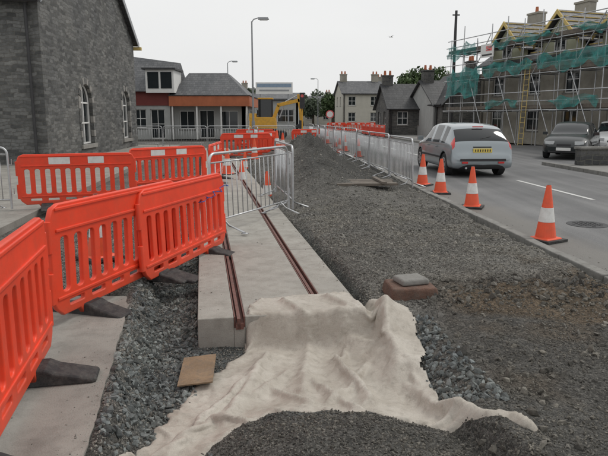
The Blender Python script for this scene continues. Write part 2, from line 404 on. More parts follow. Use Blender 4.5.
# ---------------------------------------------------------------- geotextile sheet (cloth relaxed on ground)
poly=np.array([(-.50,4.40),(-.42,5.0),(-.05,5.12),(.238,5.19),(.60,5.10),(.78,4.98),(.89,4.6),(.88,4.11),(.80,3.55),(.86,3.28),(1.02,2.98),(1.26,2.76),(1.18,2.68),(.82,2.98),(.45,3.03),(.3,3.10),(0,3.14),(-.3,3.10),(-.46,2.85),(-.62,2.62),(-.97,2.5),(-.95,3.0),(-.76,3.8)])
def inpoly(x,y,P):
    r=np.zeros(x.shape,bool); n=len(P); j=n-1
    for i in range(n):
        xi,yi=P[i];xj,yj=P[j]
        c=((yi>y)!=(yj>y))&(x<(xj-xi)*(y-yi)/(yj-yi+1e-12)+xi); r^=c; j=i
    return r
def distpoly(x,y,P):
    d=np.full(x.shape,9.); n=len(P)
    for i in range(n):
        a=P[i];b_=P[(i+1)%n]; e=b_-a; t=np.clip(((x-a[0])*e[0]+(y-a[1])*e[1])/(e@e),0,1)
        d=np.minimum(d,np.hypot(x-a[0]-t*e[0],y-a[1]-t*e[1]))
    return d
def seg(x,y,a,b_,w,h):
    e=(b_[0]-a[0],b_[1]-a[1]); t=np.clip(((x-a[0])*e[0]+(y-a[1])*e[1])/(e[0]**2+e[1]**2),0,1)
    d=np.hypot(x-a[0]-t*e[0],y-a[1]-t*e[1]); return h*np.exp(-(d/w)**1.3)
SEGS=[((.60,4.75),(.66,3.85),.13,.18),((.30,4.55),(.58,4.3),.10,.10),((.05,4.5),(.02,3.6),.06,.06),((-.30,4.3),(-.45,3.2),.05,.07),((.25,4.2),(.42,3.4),.05,.09),((.62,3.9),(.85,3.15),.05,.08),((-.1,4.0),(-.65,3.0),.05,.05),
 ((.2,5.0),(.48,4.5),.035,.06),((-.2,4.9),(.12,4.45),.03,.05),((.47,4.1),(.18,3.4),.03,.06),((-.38,3.9),(-.72,2.85),.035,.06),((.72,4.4),(.74,3.6),.035,.08),((.0,3.95),(.32,3.25),.03,.06),((-.25,3.75),(.05,3.35),.03,.05),((.35,4.75),(.3,4.25),.03,.06),((.9,3.2),(1.15,2.8),.04,.04)]
def support(x,y):
    s=x-cx(y); h=hgt(x,y)
    sl=ss(4.5,4.62,y)*(1-ss(.66,.74,np.abs(s)))
    h=np.maximum(h,-.26+.29*sl)
    bump=0; xw=x+fbm(x*3,y*3,51)*.12
    for q in SEGS: bump=np.maximum(bump,seg(xw,y,*q))
    return h+bump
st=.015
ax_=np.arange(-1.05,1.35,st); ay_=np.arange(2.45,5.3,st)
PX,PY=np.meshgrid(ax_,ay_)
wx=PX+fbm(PX*5,PY*5,31)*.14; wy=PY+fbm(PX*5,PY*5,33)*.14
mask=inpoly(wx,wy,poly); dist=distpoly(wx,wy,poly)
P=np.stack([PX,PY,support(PX,PY)+.02+.16*np.abs(fbm(PX*5+PY*1.5,PY*2.5-PX*2,41,3))*ss(0,.12,dist)],2)
pin=(dist<.016)|(~mask)
Q=P.copy()
def cons(P,dy,dx,rest,k):
    H,W=P.shape[:2]
    if dx>=0: A=(slice(0,H-dy),slice(0,W-dx));B=(slice(dy,H),slice(dx,W))
    else: A=(slice(0,H-dy),slice(-dx,W));B=(slice(dy,H),slice(0,W+dx))
    D=P[B]-P[A]; l=np.sqrt((D*D).sum(2))+1e-9
    ok=(mask[A]&mask[B]); corr=(D*((l-rest)/l*ok*.5*k)[...,None])
    P[A]+=corr*(~pin[A])[...,None]; P[B]-=corr*(~pin[B])[...,None]
ex=1.13
for it in range(140):
    vel=(P-Q)*.93; Q=P.copy(); vel[...,2]-=.0009
    m2=np.sqrt((vel*vel).sum(2,keepdims=True))+1e-9; vel*=np.minimum(1,.012/m2)
    P=P+vel*(~pin)[...,None]
    for q in range(4):
        cons(P,0,1,st*ex,.6);cons(P,1,0,st*ex,.6);cons(P,1,1,st*ex*1.414,.35);cons(P,1,-1,st*ex*1.414,.35)
        cons(P,0,3,st*ex*3*.985,.12);cons(P,3,0,st*ex*3*.985,.12)
    S=support(P[...,0],P[...,1])+.008 if it%3==0 else S
    hit=P[...,2]<S
    P[...,2]=np.where(hit,S,P[...,2])
    Q[...,:2]=np.where(hit[...,None],P[...,:2]*.5+Q[...,:2]*.5,Q[...,:2])
    P[...,2]=np.where(pin,S-.005,P[...,2])
P[...,2]-=.05*(1-ss(0,.06,dist))*ss(0,.1,3.4-P[...,1])
cm,nt,b=newmat('geotextile')
tc=nd(nt,'ShaderNodeTexCoord'); o_=tc.outputs['Object']
n1=nd(nt,'ShaderNodeTexNoise',i_Scale=2.0,i_Detail=8,i_Roughness=.7); nt.links.new(o_,n1.inputs['Vector'])
n2=nd(nt,'ShaderNodeTexNoise',i_Scale=14,i_Detail=8,i_Roughness=.75); nt.links.new(o_,n2.inputs['Vector'])
n3=nd(nt,'ShaderNodeTexNoise',i_Scale=160,i_Detail=3); nt.links.new(o_,n3.inputs['Vector'])
n4=nd(nt,'ShaderNodeTexNoise',i_Scale=7,i_Detail=2,i_Distortion=.5); nt.links.new(o_,n4.inputs['Vector'])
rid=math_n(nt,'ABSOLUTE',math_n(nt,'SUBTRACT',n4.outputs[0],.5))
c=mixc(nt,ramp(nt,n1.outputs[0],.35,.68),(.485,.452,.40),(.32,.285,.24))
c=mixc(nt,math_n(nt,'MULTIPLY',ramp(nt,n2.outputs[0],.50,.72),.6),c,(.20,.175,.145))
c=mixc(nt,1,c,ramp(nt,n3.outputs[0],.3,.7,(.9,.9,.9),(1.08,1.08,1.08)),'MULTIPLY')
nt.links.new(c,b.inputs['Base Color']); b.inputs['Roughness'].default_value=.55; b.inputs['Specular IOR Level'].default_value=.4
bp=nd(nt,'ShaderNodeBump',i_Strength=.35,i_Distance=.008)
hsum=math_n(nt,'ADD',math_n(nt,'MULTIPLY',n3.outputs[0],.35),math_n(nt,'ADD',math_n(nt,'MULTIPLY',n2.outputs[0],1.0),math_n(nt,'MULTIPLY',rid,6)))
nt.links.new(hsum,bp.inputs['Height']); nt.links.new(bp.outputs[0],b.inputs['Normal'])
H_,W_=mask.shape; idm=np.arange(H_*W_).reshape(H_,W_)
okq=mask[:-1,:-1]&mask[:-1,1:]&mask[1:,1:]&mask[1:,:-1]
F=np.stack([idm[:-1,:-1][okq],idm[:-1,1:][okq],idm[1:,1:][okq],idm[1:,:-1][okq]],1)
used=np.unique(F); rem=np.full(H_*W_,-1); rem[used]=np.arange(len(used))
cl=mesh_np('geotextile_sheet',P.reshape(-1,3)[used],rem[F],cm,True)
md=cl.modifiers.new('s','SOLIDIFY'); md.thickness=.0025; md.offset=1

mb=MB(); mb.box((0,0,0),(.24,.42,.010),pbr('plywood',(.24,.165,.10),.85,.35,5,.3,dirt=.9,dirtcol=(.11,.095,.08)))
o=mb.obj('plywood_scrap',(-.76,3.95,-.16)); o.rotation_euler=(.06,-.10,.08)

# ---------------------------------------------------------------- stones
ph=(1+5**.5)/2
ico=np.array([(-1,ph,0),(1,ph,0),(-1,-ph,0),(1,-ph,0),(0,-1,ph),(0,1,ph),(0,-1,-ph),(0,1,-ph),(ph,0,-1),(ph,0,1),(-ph,0,-1),(-ph,0,1)])/1.9
icf=np.array([(0,11,5),(0,5,1),(0,1,7),(0,7,10),(0,10,11),(1,5,9),(5,11,4),(11,10,2),(10,7,6),(7,1,8),(3,9,4),(3,4,2),(3,2,6),(3,6,8),(3,8,9),(4,9,5),(2,4,11),(6,2,10),(8,6,7),(9,8,1)])
def rocks(name,x,y,size,mat,zoff=0.,flat=.7):
    n=len(x); v=ico[None]*(1+rng.uniform(-.48,.38,(n,12,1)))
    sc_=np.stack([rng.uniform(.7,1.4,n),rng.uniform(.5,1.1,n),rng.uniform(.4,.9,n)*flat/.7],1)*size[:,None]
    v=v*sc_[:,None,:]
    q=rng.normal(size=(n,4)); q[:,0]+=1.0; q/=np.linalg.norm(q,axis=1)[:,None]
    w,a,b_,c_=q.T
    R=np.stack([1-2*(b_*b_+c_*c_),2*(a*b_-c_*w),2*(a*c_+b_*w),2*(a*b_+c_*w),1-2*(a*a+c_*c_),2*(b_*c_-a*w),2*(a*c_-b_*w),2*(b_*c_+a*w),1-2*(a*a+b_*b_)],1).reshape(n,3,3)
    v=np.einsum('nij,nkj->nki',R,v)
    p=np.stack([x,y,hgt(x,y)+zoff+size*.18],1)
    v=v+p[:,None]
    f=icf[None]+(np.arange(n)*12)[:,None,None]
    return mesh_np(name,v.reshape(-1,3),f.reshape(-1,3),mat)
def free(x,y):
    s=x-cx(y)
    ok=~((np.abs(s)<.70)&(y>4.55)); ok&=x<kerbx(y)-.17; ok&=(x>pe(y)+.0)|(y>5.2)
    ok&=(x>-4.1-.12*(y-5.2))
    wxx=x+fbm(x*5,y*5,31)*.14; wyy=y+fbm(x*5,y*5,33)*.14
    ins=inpoly(wxx,wyy,poly); d=distpoly(wxx,wyy,poly)
    ok&=~(ins&(d>.015+.05*rng.random(len(x))))
    return ok
M_st=stonemat('gravel_stone',(.168,.165,.155)); M_st2=stonemat('ballast_stone',(.135,.149,.153),.45,1.7); M_st3=stonemat('dark_gravel',(.112,.108,.100))
def sample(n,x0,x1,y0,y1):
    u=rng.random(n); y=y0*(y1/y0)**u; return rng.uniform(x0,x1,n),y
x,y=sample(130000,-3.8,3.3,2.35,10)
k=free(x,y)
thin=(x>.9)&(y<5.6)&(rng.random(len(x))<.45+1.2*np.clip(fbm(x*2,y*2,71)+.15,0,.45))
thin|=(x>1.1)&(y>=5.6)&(rng.random(len(x))<2.2*np.clip(fbm(x*1.2,y*.8,75)+.12,0,.4))
k&=~thin
x=x[k];y=y[k]
sz=.0035+.0075*rng.random(len(x))**2.5+y*.00045
dk=((x>.9)&(y<5.6))|((y<3.25)&(x>-.9))
rocks('gravel',x[~dk],y[~dk],sz[~dk],M_st); rocks('fine_dark_gravel',x[dk],y[dk],sz[dk]*.9,M_st3)
x,y=sample(15000,-4,3.0,6.5,22); k=free(x,y); x=x[k];y=y[k]
rocks('gravel',x,y,.008+.020*rng.random(len(x))**3,M_st)
x,y=sample(16000,-1.8,1.5,2.4,8.5); s=x-cx(y)
k=free(x,y)&(((x-pe(y)>.0)&(x-pe(y)<.6)&(s<-.6)&(y>2.9-.3*rng.random(len(x))))|((x>.70)&(x<1.1-.1*(y-3)+.1*rng.random(len(x)))&(y<4.6)&(y>3.1)))
x=x[k];y=y[k]; rocks('ballast_stones',x,y,.010+.019*rng.random(len(x)),M_st2)
x,y=sample(1500,.9,3.3,2.5,5.6); k=free(x,y); x=x[k];y=y[k]
rocks('broken_asphalt_lumps',x,y,.006+.030*rng.random(len(x))**4,M_st3)
x,y=sample(600,1.0,3.0,4.8,5.7); k=free(x,y); x=x[k];y=y[k]
rocks('broken_asphalt_lumps',x,y,.010+.030*rng.random(len(x))**3,M_st3)
def grit(name,x,y,z,size,mat):
    n=len(x); v=ico[None]*(1+rng.uniform(-.4,.3,(n,12,1)))*size[:,None,None]
    v[:,:,2]*=.6; v=v+np.stack([x,y,z+size*.3],1)[:,None]
    mesh_np(name,v.reshape(-1,3),(icf[None]+(np.arange(n)*12)[:,None,None]).reshape(-1,3),mat)
x,y=sample(4200,-3.2,-.9,2.0,5.1); d_=pe(y)-.03-x; k=(d_>0)&(rng.random(len(x))<np.exp(-d_/.10)+.02); x=x[k];y=y[k]
grit('grit',x,y,np.full(len(x),.012),.002+.005*rng.random(len(x))**3,M_st)
x,y=sample(5000,-3.2,.7,4.7,14); s=x-cx(y); k=(np.abs(s)<.68)&(rng.random(len(x))<np.exp(-(.68-np.abs(s))/.07)*.8+.03); x=x[k];y=y[k]
grit('grit',x,y,np.full(len(x),.022),.002+.006*rng.random(len(x))**2,M_st)
x,y=sample(2500,2.2,3.7,4,14); d_=x-kerbx(y); k=(d_>0)&(rng.random(len(x))<np.exp(-d_/.18)); x=x[k];y=y[k]
grit('grit',x,y,np.full(len(x),ROADZ),.003+.007*rng.random(len(x))**2,M_st)

# ---------------------------------------------------------------- plastic barrier
def rrect(x0,x1,z0,z1,r,n=4):
    pts=[]
    for (cx_,cz_,a0) in ((x1-r,z1-r,0),(x0+r,z1-r,90),(x0+r,z0+r,180),(x1-r,z0+r,270)):
        for i in range(n+1):
            a=rad(a0+90*i/n); pts.append((cx_+r*math.cos(a),cz_+r*math.sin(a)))
    return pts
def curve_mesh(name,loops,ext,bev,mat):
    cu=bpy.data.curves.new(name,'CURVE'); cu.dimensions='2D'; cu.fill_mode='BOTH'; cu.extrude=ext; cu.bevel_depth=bev; cu.bevel_resolution=2
    for lp in loops:
        sp_=cu.splines.new('POLY'); sp_.points.add(len(lp)-1)
        for i,(a_,b_) in enumerate(lp): sp_.points[i].co=(a_,b_,0,1)
        sp_.use_cyclic_u=True
    o=bpy.data.objects.new(name,cu); scene.collection.objects.link(o)
    dg=bpy.context.evaluated_depsgraph_get(); dg.update()
    me=bpy.data.meshes.new_from_object(o.evaluated_get(dg)); bpy.data.objects.remove(o)
    me.transform(Matrix.Rotation(rad(90),4,'X')); me.materials.clear(); me.materials.append(mat)
    return me
def plastic_panel():
    outer=[(0.03,.16),(.10,.10),(.30,.10),(.34,.04),(.52,.04),(.56,.10),(1.38,.10),(1.42,.04),(1.60,.04),(1.64,.10),(1.84,.10),(1.91,.16),(1.94,.22),(1.94,.86),(1.91,.93),(1.84,.96),(.10,.96),(.03,.93),(0,.86),(0,.22)]
    loops=[outer]
    n=11; pitch=(1.94-.12)/n
    for i in range(n):
        x0=.06+i*pitch+.030; x1=x0+pitch-.060
        loops.append(rrect(x0,x1,.27,.72,.04))
    for i in range(6):
        x0=.16+i*.285; loops.append(rrect(x0,x0+.20,.145,.205,.02))
    return curve_mesh('plastic_barrier_panel',loops,.012,.010,M_orange)
panel=plastic_panel()
mbx=MB()
mbx.bx(.05,1.89,-.034,.034,.755,.78,M_orange); mbx.bx(.05,1.89,-.034,.034,.92,.945,M_orange)
mbx.bx(.03,1.91,-.032,.032,.222,.248,M_orange)
for xx in (-.012,1.952):
    mbx.cyl((xx,0,.2),(xx,0,.45),.026,M_orange,12); mbx.cyl((xx,0,.6),(xx,0,.85),.026,M_orange,12)
rimesh=mbx.mesh('barrier_ribs')
def foot(mb,x):
    prof=[(-.36,0),(.36,0),(.36,.025),(.28,.045),(.13,.08),(.07,.11),(-.07,.11),(-.13,.08),(-.28,.045),(-.36,.025)]
    vs=[];n=len(prof)
    for dx,in_ in ((-.10,.93),(-.085,1),(.085,1),(.10,.93)):
        for (py,pz) in prof: vs.append((x+dx,py*in_,pz*(in_ if pz>0 else 1)))
    fs=[tuple(range(n)),tuple(reversed(range(3*n,4*n)))]
    for j in range(3):
        for i in range(n): fs.append((j*n+(i+1)%n,j*n+i,(j+1)*n+i,(j+1)*n+(i+1)%n))
    mb.add(vs,fs,M_rubber)
mbf=MB(); foot(mbf,.43); f1=mbf.mesh('foot')
mbf=MB(); foot(mbf,1.51); f2=mbf.mesh('foot2')
m_=MB()
for x0,x1 in [(.50,.85),(1.15,1.42)]: m_.bx(x0,x1,-.027,.027,.79,.91,M_refl)
ws=m_.mesh('reflective_strip')
def barrier(p0,p1,z=0,white=False,lean=0):
    dx=p1[0]-p0[0];dy=p1[1]-p0[1]
    e=empty('plastic_safety_barrier',(p0[0],p0[1],z),math.atan2(dy,dx))
    e.rotation_euler[0]=lean
    put(panel,'panel',parent=e); put(rimesh,'ribs',parent=e,bevel=.006)
    put(f1,'foot',parent=e,bevel=.01); put(f2,'foot',parent=e,bevel=.01)
    if white: put(ws,'reflective_strip',parent=e)
    return e
barrier((-1.34,1.92),(-1.73,3.80),.012)
barrier((-1.92,4.32),(-1.38,6.2),.0,lean=rad(1))
barrier((-1.52,5.42),(-1.0,7.3),-.03,lean=rad(-2))
barrier((-4.95,10.2),(-3.1,10.9),0,True)
barrier((-3.6,12.2),(-2.3,13.6),0,True)
barrier((-2.2,13.8),(-2.2,15.7),0,True)
for i,(a0,b0) in enumerate((((-1.9,24),(-1.2,25.8)),((-3.2,23),(-1.7,23.4)),((-3.4,30),(-1.6,30.6)),((-.6,30),(1.0,31)))):
    barrier(a0,b0,0,True)
for i in range(5):
    y0=44+i*2.1; x0=farx(y0)-.6; barrier((x0,y0),(farx(y0+2)-.6,y0+2),ROADZ,True)
for i in range(4):
    barrier((2.4+i*2.0,62),(4.4+i*2.0,62.2),ROADZ,True)
mb=MB(); pts=[]
for i in range(30):
    t=i/29; pts.append((-1.50+.5*t+.03*math.sin(i*2.1),5.45+1.85*t,.80-.12*math.sin(t*math.pi)+.02*math.sin(i*1.7)))
mb.tube([(p[0]+.06,p[1]-.02,p[2]) for p in pts[16:]],.006,M_blue,6); mb.obj('blue_rope')

# ---------------------------------------------------------------- steel barrier
def steel_mesh():
    m=MB(); W=2.3;H=1.1;r=.12
    pts=[]
    for (a0,b0,s0) in ((W-r,H-r,0),(r,H-r,90)):
        for i in range(6):
            a=rad(s0+90*i/5); pts.append((a0+r*math.cos(a),0,b0+r*math.sin(a)))
    pts=[(W,0,.04)]+pts+[(0,0,.04)]
    m.tube(pts,.019,M_galv,10)
    m.cyl((0,0,.2),(W,0,.2),.013,M_galv,8); m.cyl((0,0,.98),(W,0,.98),.011,M_galv,8)
    n=17
    for i in range(1,n): x=W*i/n; m.cyl((x,0,.2),(x,0,.98),.0075,M_galv,6)
    for x in (.28,W-.28):
        m.tube([(x,-.33,.02),(x,-.25,.05),(x,-.08,.11),(x,0,.2),(x,.08,.11),(x,.25,.05),(x,.33,.02)],.014,M_galv,6)
        m.box((x,-.33,.012),(.06,.09,.012),M_galv); m.box((x,.33,.012),(.06,.09,.012),M_galv)
    for z in (.35,.85):
        m.tube([(W+.02,0,z-.05),(W+.06,0,z-.05),(W+.06,0,z+.05)],.008,M_galv,6)
    return m.mesh('steel_crowd_barrier')
SB=steel_mesh(); SB.polygons.foreach_set('use_smooth',[True]*len(SB.polygons))
def steel2(p0,p1,z=0,lean=0):
    o=put(SB,'steel_crowd_barrier',(p0[0],p0[1],z),math.atan2(p1[1]-p0[1],p1[0]-p0[0])); o.rotation_euler[0]=lean; return o
steel2((-1.22,7.75),(-.25,9.85),.03,-.03)
steel2((-.19,9.9),(-.60,12.2),.03)
yy=12.9; xx=2.42
for i in range(9):
    jit=random.uniform(-.07,.07)
    steel2((xx+jit,yy),(xx-.235-jit,yy+2.3),.03+float(hgt(xx,yy))*.6,random.uniform(-.05,.05)); xx-=.235; yy+=2.36
steel2((-7.35,9.9),(-5.05,10.1))
for i in range(5): steel2((-12.2+i*2.35,31.5+i*.15),(-9.9+i*2.35,31.6+i*.15))
for i in range(2): steel2((-2.4+i*.2,26+i*2.4),(-2.6,28.3+i*2.4))

# ---------------------------------------------------------------- cones
def cone_mesh():
    m=MB(); H=.75
    m.box((0,0,.0175),(.40,.40,.035),M_rubber)
    m.box((0,0,.045),(.30,.30,.02),M_coneo,taper=.9)
    def r(z): return .135+(.028-.135)*(z-.05)/(H-.05)
    n=24
    for a0,b0,mt,e in [(.05,.26,M_coneo,0),(.26,.45,M_refl,.003),(.45,H-.006,M_coneo,0)]: m.cyl((0,0,a0),(0,0,b0),r(a0)+e,mt,n,r(b0)+e)
    m.cyl((0,0,H-.006),(0,0,H),r(H),M_trim,n,r(H)*.8)
    return m.mesh('traffic_cone')
CM=cone_mesh()
def cone(x,y,z=None):
    z=hgt(x,y)+.01 if z is None else z
    o=put(CM,'traffic_cone',(x,y,float(z)),random.uniform(0,1.5),bevel=.004); o.rotation_euler[0]=random.uniform(-.03,.03); return o
for (x,y) in ((3.22,7.7),(3.05,10.6),(2.93,12.6),(2.84,14.1)): cone(x,y,ROADZ)
for (x,y) in ((-.78,12.3),(-2.35,6.6),(-2.15,16.5),(-1.9,19),(-1.75,21),(-1.0,22),(-.9,25),(1.6,27),(-3.0,20.5),(-1.6,15.2)): cone(x,y,None if x>-2 else .01)
for i in range(6): y=24+i*4; cone(kerbx(y)+.25,y,ROADZ)

mb=MB()
mb.box((0,0,.02),(.46,.40,.13),pbr('clay_surround',(.15,.085,.062),.9,.35,8,.9,40,dirt=.8),taper=.88)
mb.box((.01,.02,.115),(.28,.24,.055),M_kerb,Matrix.Rotation(.2,3,'Z'),.93)
mb.obj('valve_chamber_block',(.98,5.25,.02),.1,bevel=.02,seg=3)
mb=MB()
for i in range(4): mb.box((random.uniform(-.05,.05),i*.24,.03+random.uniform(0,.02)),(1.25,.2,.045),M_oldwood,Matrix.Rotation(random.uniform(-.04,.04),3,'Z'))
mb.box((0.3,.3,.09),(.09,1.1,.04),M_oldwood)
mb.obj('timber_boards',(1.3,12.0,float(hgt(1.35,12.4))+.03),.08)

# ---------------------------------------------------------------- architecture helpers
def wall(mb,M,L,H,ops,t,mat,gable=0):
    mb.M=M
    xs=sorted({0,L}|{o[0] for o in ops}|{o[1] for o in ops}); zs=sorted({0,H}|{o[2] for o in ops}|{o[3] for o in ops})
    for i in range(len(xs)-1):
        for j in range(len(zs)-1):
            xm=(xs[i]+xs[i+1])/2;zm=(zs[j]+zs[j+1])/2
            if any(o[0]<xm<o[1] and o[2]<zm<o[3] for o in ops): continue
            mb.bx(xs[i],xs[i+1],0,t,zs[j],zs[j+1],mat)
    for o in ops:
        if len(o)>4 and o[4]:
            r=(o[1]-o[0])/2; xc=(o[0]+o[1])/2; zc=o[3]-r; n=8
            for sg in (-1,1):
                arc=[(xc+sg*r*math.cos(rad(90*i/n)),zc+r*math.sin(rad(90*i/n))) for i in range(n+1)]
                pl=arc+[(xc+sg*r,o[3])]
                if sg>0: pl=pl[::-1]
                mb.prism(pl,0,t,mat)
    if gable:
        mb.prism([(0,H),(L,H),(L/2,H+gable)],0,t,mat)
    mb.M=Matrix.Identity(4)
def win(mf,mg,M,x0,x1,z0,z1,nx=2,nz=2,fm=None,y=.12,fw=.06):
    fm=fm or M_white; mf.M=M;mg.M=M
    mf.bx(x0,x0+fw,y,y+.06,z0,z1,fm);mf.bx(x1-fw,x1,y,y+.06,z0,z1,fm)
    mf.bx(x0+fw,x1-fw,y,y+.06,z0,z0+fw,fm);mf.bx(x0+fw,x1-fw,y,y+.06,z1-fw,z1,fm)
    for i in range(1,nx):
        xx=x0+(x1-x0)*i/nx; mf.bx(xx-.02,xx+.02,y+.005,y+.05,z0+fw,z1-fw,fm)
    for i in range(1,nz):
        zz=z0+(z1-z0)*i/nz; mf.bx(x0+fw,x1-fw,y+.008,y+.047,zz-.02,zz+.02,fm)
    mg.bx(x0+fw*.5,x1-fw*.5,y+.025,y+.035,z0+fw*.5,z1-fw*.5,M_glass)
    mf.bx(x0-.06,x1+.06,-.05,y,z0-.07,z0-.002,M_kerb)
    mf.M=Matrix.Identity(4);mg.M=Matrix.Identity(4)
SLF=[(0,1,2,3),(4,7,6,5),(0,4,5,1),(1,5,6,2),(2,6,7,3),(3,7,4,0)]
def roof(mb,L,D,he,hr,mat,oh=.25,t=.1,x0=0,y0=0):
    k=(hr-he)/(D/2)
    for sg in (0,1):
        ye=y0-oh if sg==0 else y0+D+oh; yr=y0+D/2; ze=he-k*oh
        vs=[(x0-oh,ye,ze),(x0+L+oh,ye,ze),(x0+L+oh,yr,hr),(x0-oh,yr,hr)]
        mb.add(vs+[(a_,b_,c_+t) for a_,b_,c_ in vs],SLF,mat)
def chimney(mb,x,y,z0,z1,w=.9,d=.55,mat=None,pots=2):
    mat=mat or M_render
    mb.bx(x-w/2,x+w/2,y-d/2,y+d/2,z0,z1,mat); mb.bx(x-w/2-.05,x+w/2+.05,y-d/2-.05,y+d/2+.05,z1,z1+.12,mat)
    for i in range(pots):
        px=x-w/2+w*(i+.5)/pots; mb.cyl((px,y,z1+.12),(px,y,z1+.5),.12,M_fascia,10,.09)
def house(name,loc,rz,L,D,he,hr,wm,rmt,front=(),side=(),chims=(),cm_=None):
    e=empty(name,loc,rz)
    w=MB();f=MB();gl=MB();r=MB()
    Ms_=Matrix.Translation((0,D,0))@Matrix.Rotation(rad(-90),4,'Z')
    wall(w,T(),L,he,[o[:4] for o in front],.25,wm)
    wall(w,Ms_,D,he,[o[:4] for o in side],.253,wm,hr-he)
    wall(w,T(L+.003,0,0,rad(90)),D,he,[],.25,wm,hr-he)
    wall(w,T(L,D,0,rad(180)),L,he,[],.25,wm)
    for o in front: win(f,gl,T(),*o[:4])
    for o in side: win(f,gl,Ms_,*o[:4])
    roof(r,L,D,he,hr,rmt)
    for c in chims: chimney(r,*c,mat=cm_)
    r.cyl((-.2,-.32,he-.12),(L+.2,-.32,he-.12),.06,M_blackm,8); r.cyl((.15,-.08,0),(.15,-.08,he-.15),.04,M_blackm,8)
    w.obj('walls',parent=e); f.obj('window_frames',parent=e); gl.obj('windows',parent=e); r.obj('roof',parent=e)
    return e

# ---------------------------------------------------------------- chapel
ch=empty('stone_chapel',(-8.6,20,-.05),math.atan(.046))
w=MB();f=MB();gl=MB();r=MB();dr=MB()
HE=5.55;GL=13.0;DP=14;GA=4.1
Mg=T(0,0,0,rad(90))
ops=[(3.6,5.1,.55,2.95,1),(10.0,11.5,.55,2.95,1)]
wall(w,Mg,GL,HE,ops,.45,M_stoneS,GA)
Ms=T(-DP,0,0,0)
wall(w,Ms,DP-.452,HE-.003,[(8.4,9.5,2.9,4.7)],.45,M_stoneS)
wall(w,T(-DP,GL,0,rad(-90)),GL,HE,[],.45,M_stoneS,GA); wall(w,T(-.452,GL,0,rad(180)),DP-.9,HE,[],.45,M_stoneS)
for o in ops:
    f.M=Mg;gl.M=Mg;dr.M=Mg
    x0,x1,z0,z1=o[:4]; r_=(x1-x0)/2; xc=(x0+x1)/2; zc=z1-r_
    gl.bx(x0,x1,.20,.22,z0,z1,M_glass)
    for xx in (x0+.03,xc,x1-.03): f.bx(xx-.03,xx+.03,.14,.2,z0,zc+(r_*.95 if xx==xc else 0.05),M_white)
    for zz in (z0+.04,z0+.85,zc): f.bx(x0,x1,.145,.195,zz-.03,zz+.03,M_white)
    f.tube([(xc+(r_-.03)*math.cos(rad(180*i/14)),.17,zc+(r_-.03)*math.sin(rad(180*i/14))) for i in range(15)],.04,M_white,6)
    for i in range(11):
        a0=180*i/11+1;a1=180*(i+1)/11-1
        pl=[(xc+R_*math.cos(rad(a_)),zc+R_*math.sin(rad(a_))) for a_,R_ in ((a1,r_-.01),(a0,r_-.01),(a0,r_+.24),(a1,r_+.24))]
        dr.prism(pl,-.03,.1,M_stoneS if i%2 else M_dress)
    z=z0
    while z<zc-.1:
        for sg in (-1,1):
            wd=random.choice((.12,.22)); xe=xc+sg*(r_-.01); xo=xc+sg*(r_+wd)
            dr.bx(min(xe,xo),max(xe,xo),-.025,.1,z+.01,z+.27,M_dress if random.random()<.5 else M_stoneS)
        z+=.28
    dr.bx(x0-.2,x1+.2,-.08,.15,z0-.16,z0-.002,M_dress)
f.M=gl.M=dr.M=Matrix.Identity(4)
win(f,gl,Ms,8.4,9.5,2.9,4.7,2,3)
k=GA/(GL/2); oh=.35
for sg in (0,1):
    ye=-oh if sg==0 else GL+oh; ze=HE-k*oh+.05; yr=GL/2; zr=HE+GA+.05
    vs=[(-DP-.2,ye,ze),(.22,ye,ze),(.22,yr,zr),(-DP-.2,yr,zr)]
    r.add(vs+[(a_,b_,c_+.14) for a_,b_,c_ in vs],SLF,M_slate)
    vs=[(.225,ye,ze-.16),(.26,ye,ze-.16),(.26,yr,zr-.16),(.225,yr,zr-.16)]
    r.add(vs+[(a_,b_,c_+.3) for a_,b_,c_ in vs],SLF,M_grey)
r.cyl((-DP,-.42,HE-.26),(.2,-.42,HE-.26),.07,M_blackm,10)
r.cyl((-.35,-.12,0),(-.35,-.12,HE-.3),.05,M_blackm,10)
r.bx(-.3,.35,GL+.2,GL+.5,HE-.36,HE-.2,M_timber)
w.obj('walls',parent=ch);f.obj('window_frames',parent=ch);gl.obj('windows',parent=ch);r.obj('roof',parent=ch);dr.obj('window_surrounds',parent=ch,bevel=.008)

# ---------------------------------------------------------------- low modern building
e=empty('low_shop_building',(-9.3,42,0),0)
w=MB();f=MB();gl=MB();r=MB()
ops=[(.4,1.5,.7,2.0),(1.8,2.9,.05,2.05),(3.3,4.6,.7,2.0)]
wall(w,T(0,.9,0),5.1,2.3,ops,.25,M_lwall)
for o in ops: win(f,gl,T(0,.9,0),*o,2,1)
wall(w,T(5.1,.9,0,rad(90)),7,2.3,[(1,2.4,.7,2.0),(4,5.4,.7,2)],.25,M_lwall)
win(f,gl,T(5.1,.9,0,rad(90)),1,2.4,.7,2.0,2,1); win(f,gl,T(5.1,.9,0,rad(90)),4,5.4,.7,2.0,2,1)
r.bx(-.1,5.5,-.1,8.4,2.3,3.0,M_fascia)
r.bx(-.15,5.55,-.15,8.45,3.0,3.06,M_slateD)
v=[(0,.0,3.06),(5.4,0,3.06),(5.4,8.2,3.06),(0,8.2,3.06),(.8,3,4.75),(3.6,3,4.75),(3.6,5.2,4.75),(.8,5.2,4.75)]
r.add(v,[(0,1,5,4),(1,2,6,5),(2,3,7,6),(3,0,4,7),(4,5,6,7)],M_slate)
for x in (0.1,1.8,3.5,5.3): r.bx(x-.05,x+.05,0,.1,0,2.3,M_white)
wall(w,T(-3.2,.2,0),3.1,3.3,[(.5,1.4,.8,2.1),(1.7,2.7,.05,2.1)],.25,M_lwall)
win(f,gl,T(-3.2,.2,0),.5,1.4,.8,2.1); win(f,gl,T(-3.2,.2,0),1.7,2.7,.05,2.1)
w.bx(-.35,-.1,.45,8,0,3.3,M_lwall)
w.bx(-3.3,-.12,.12,.2,2.35,3.3,M_maroon)
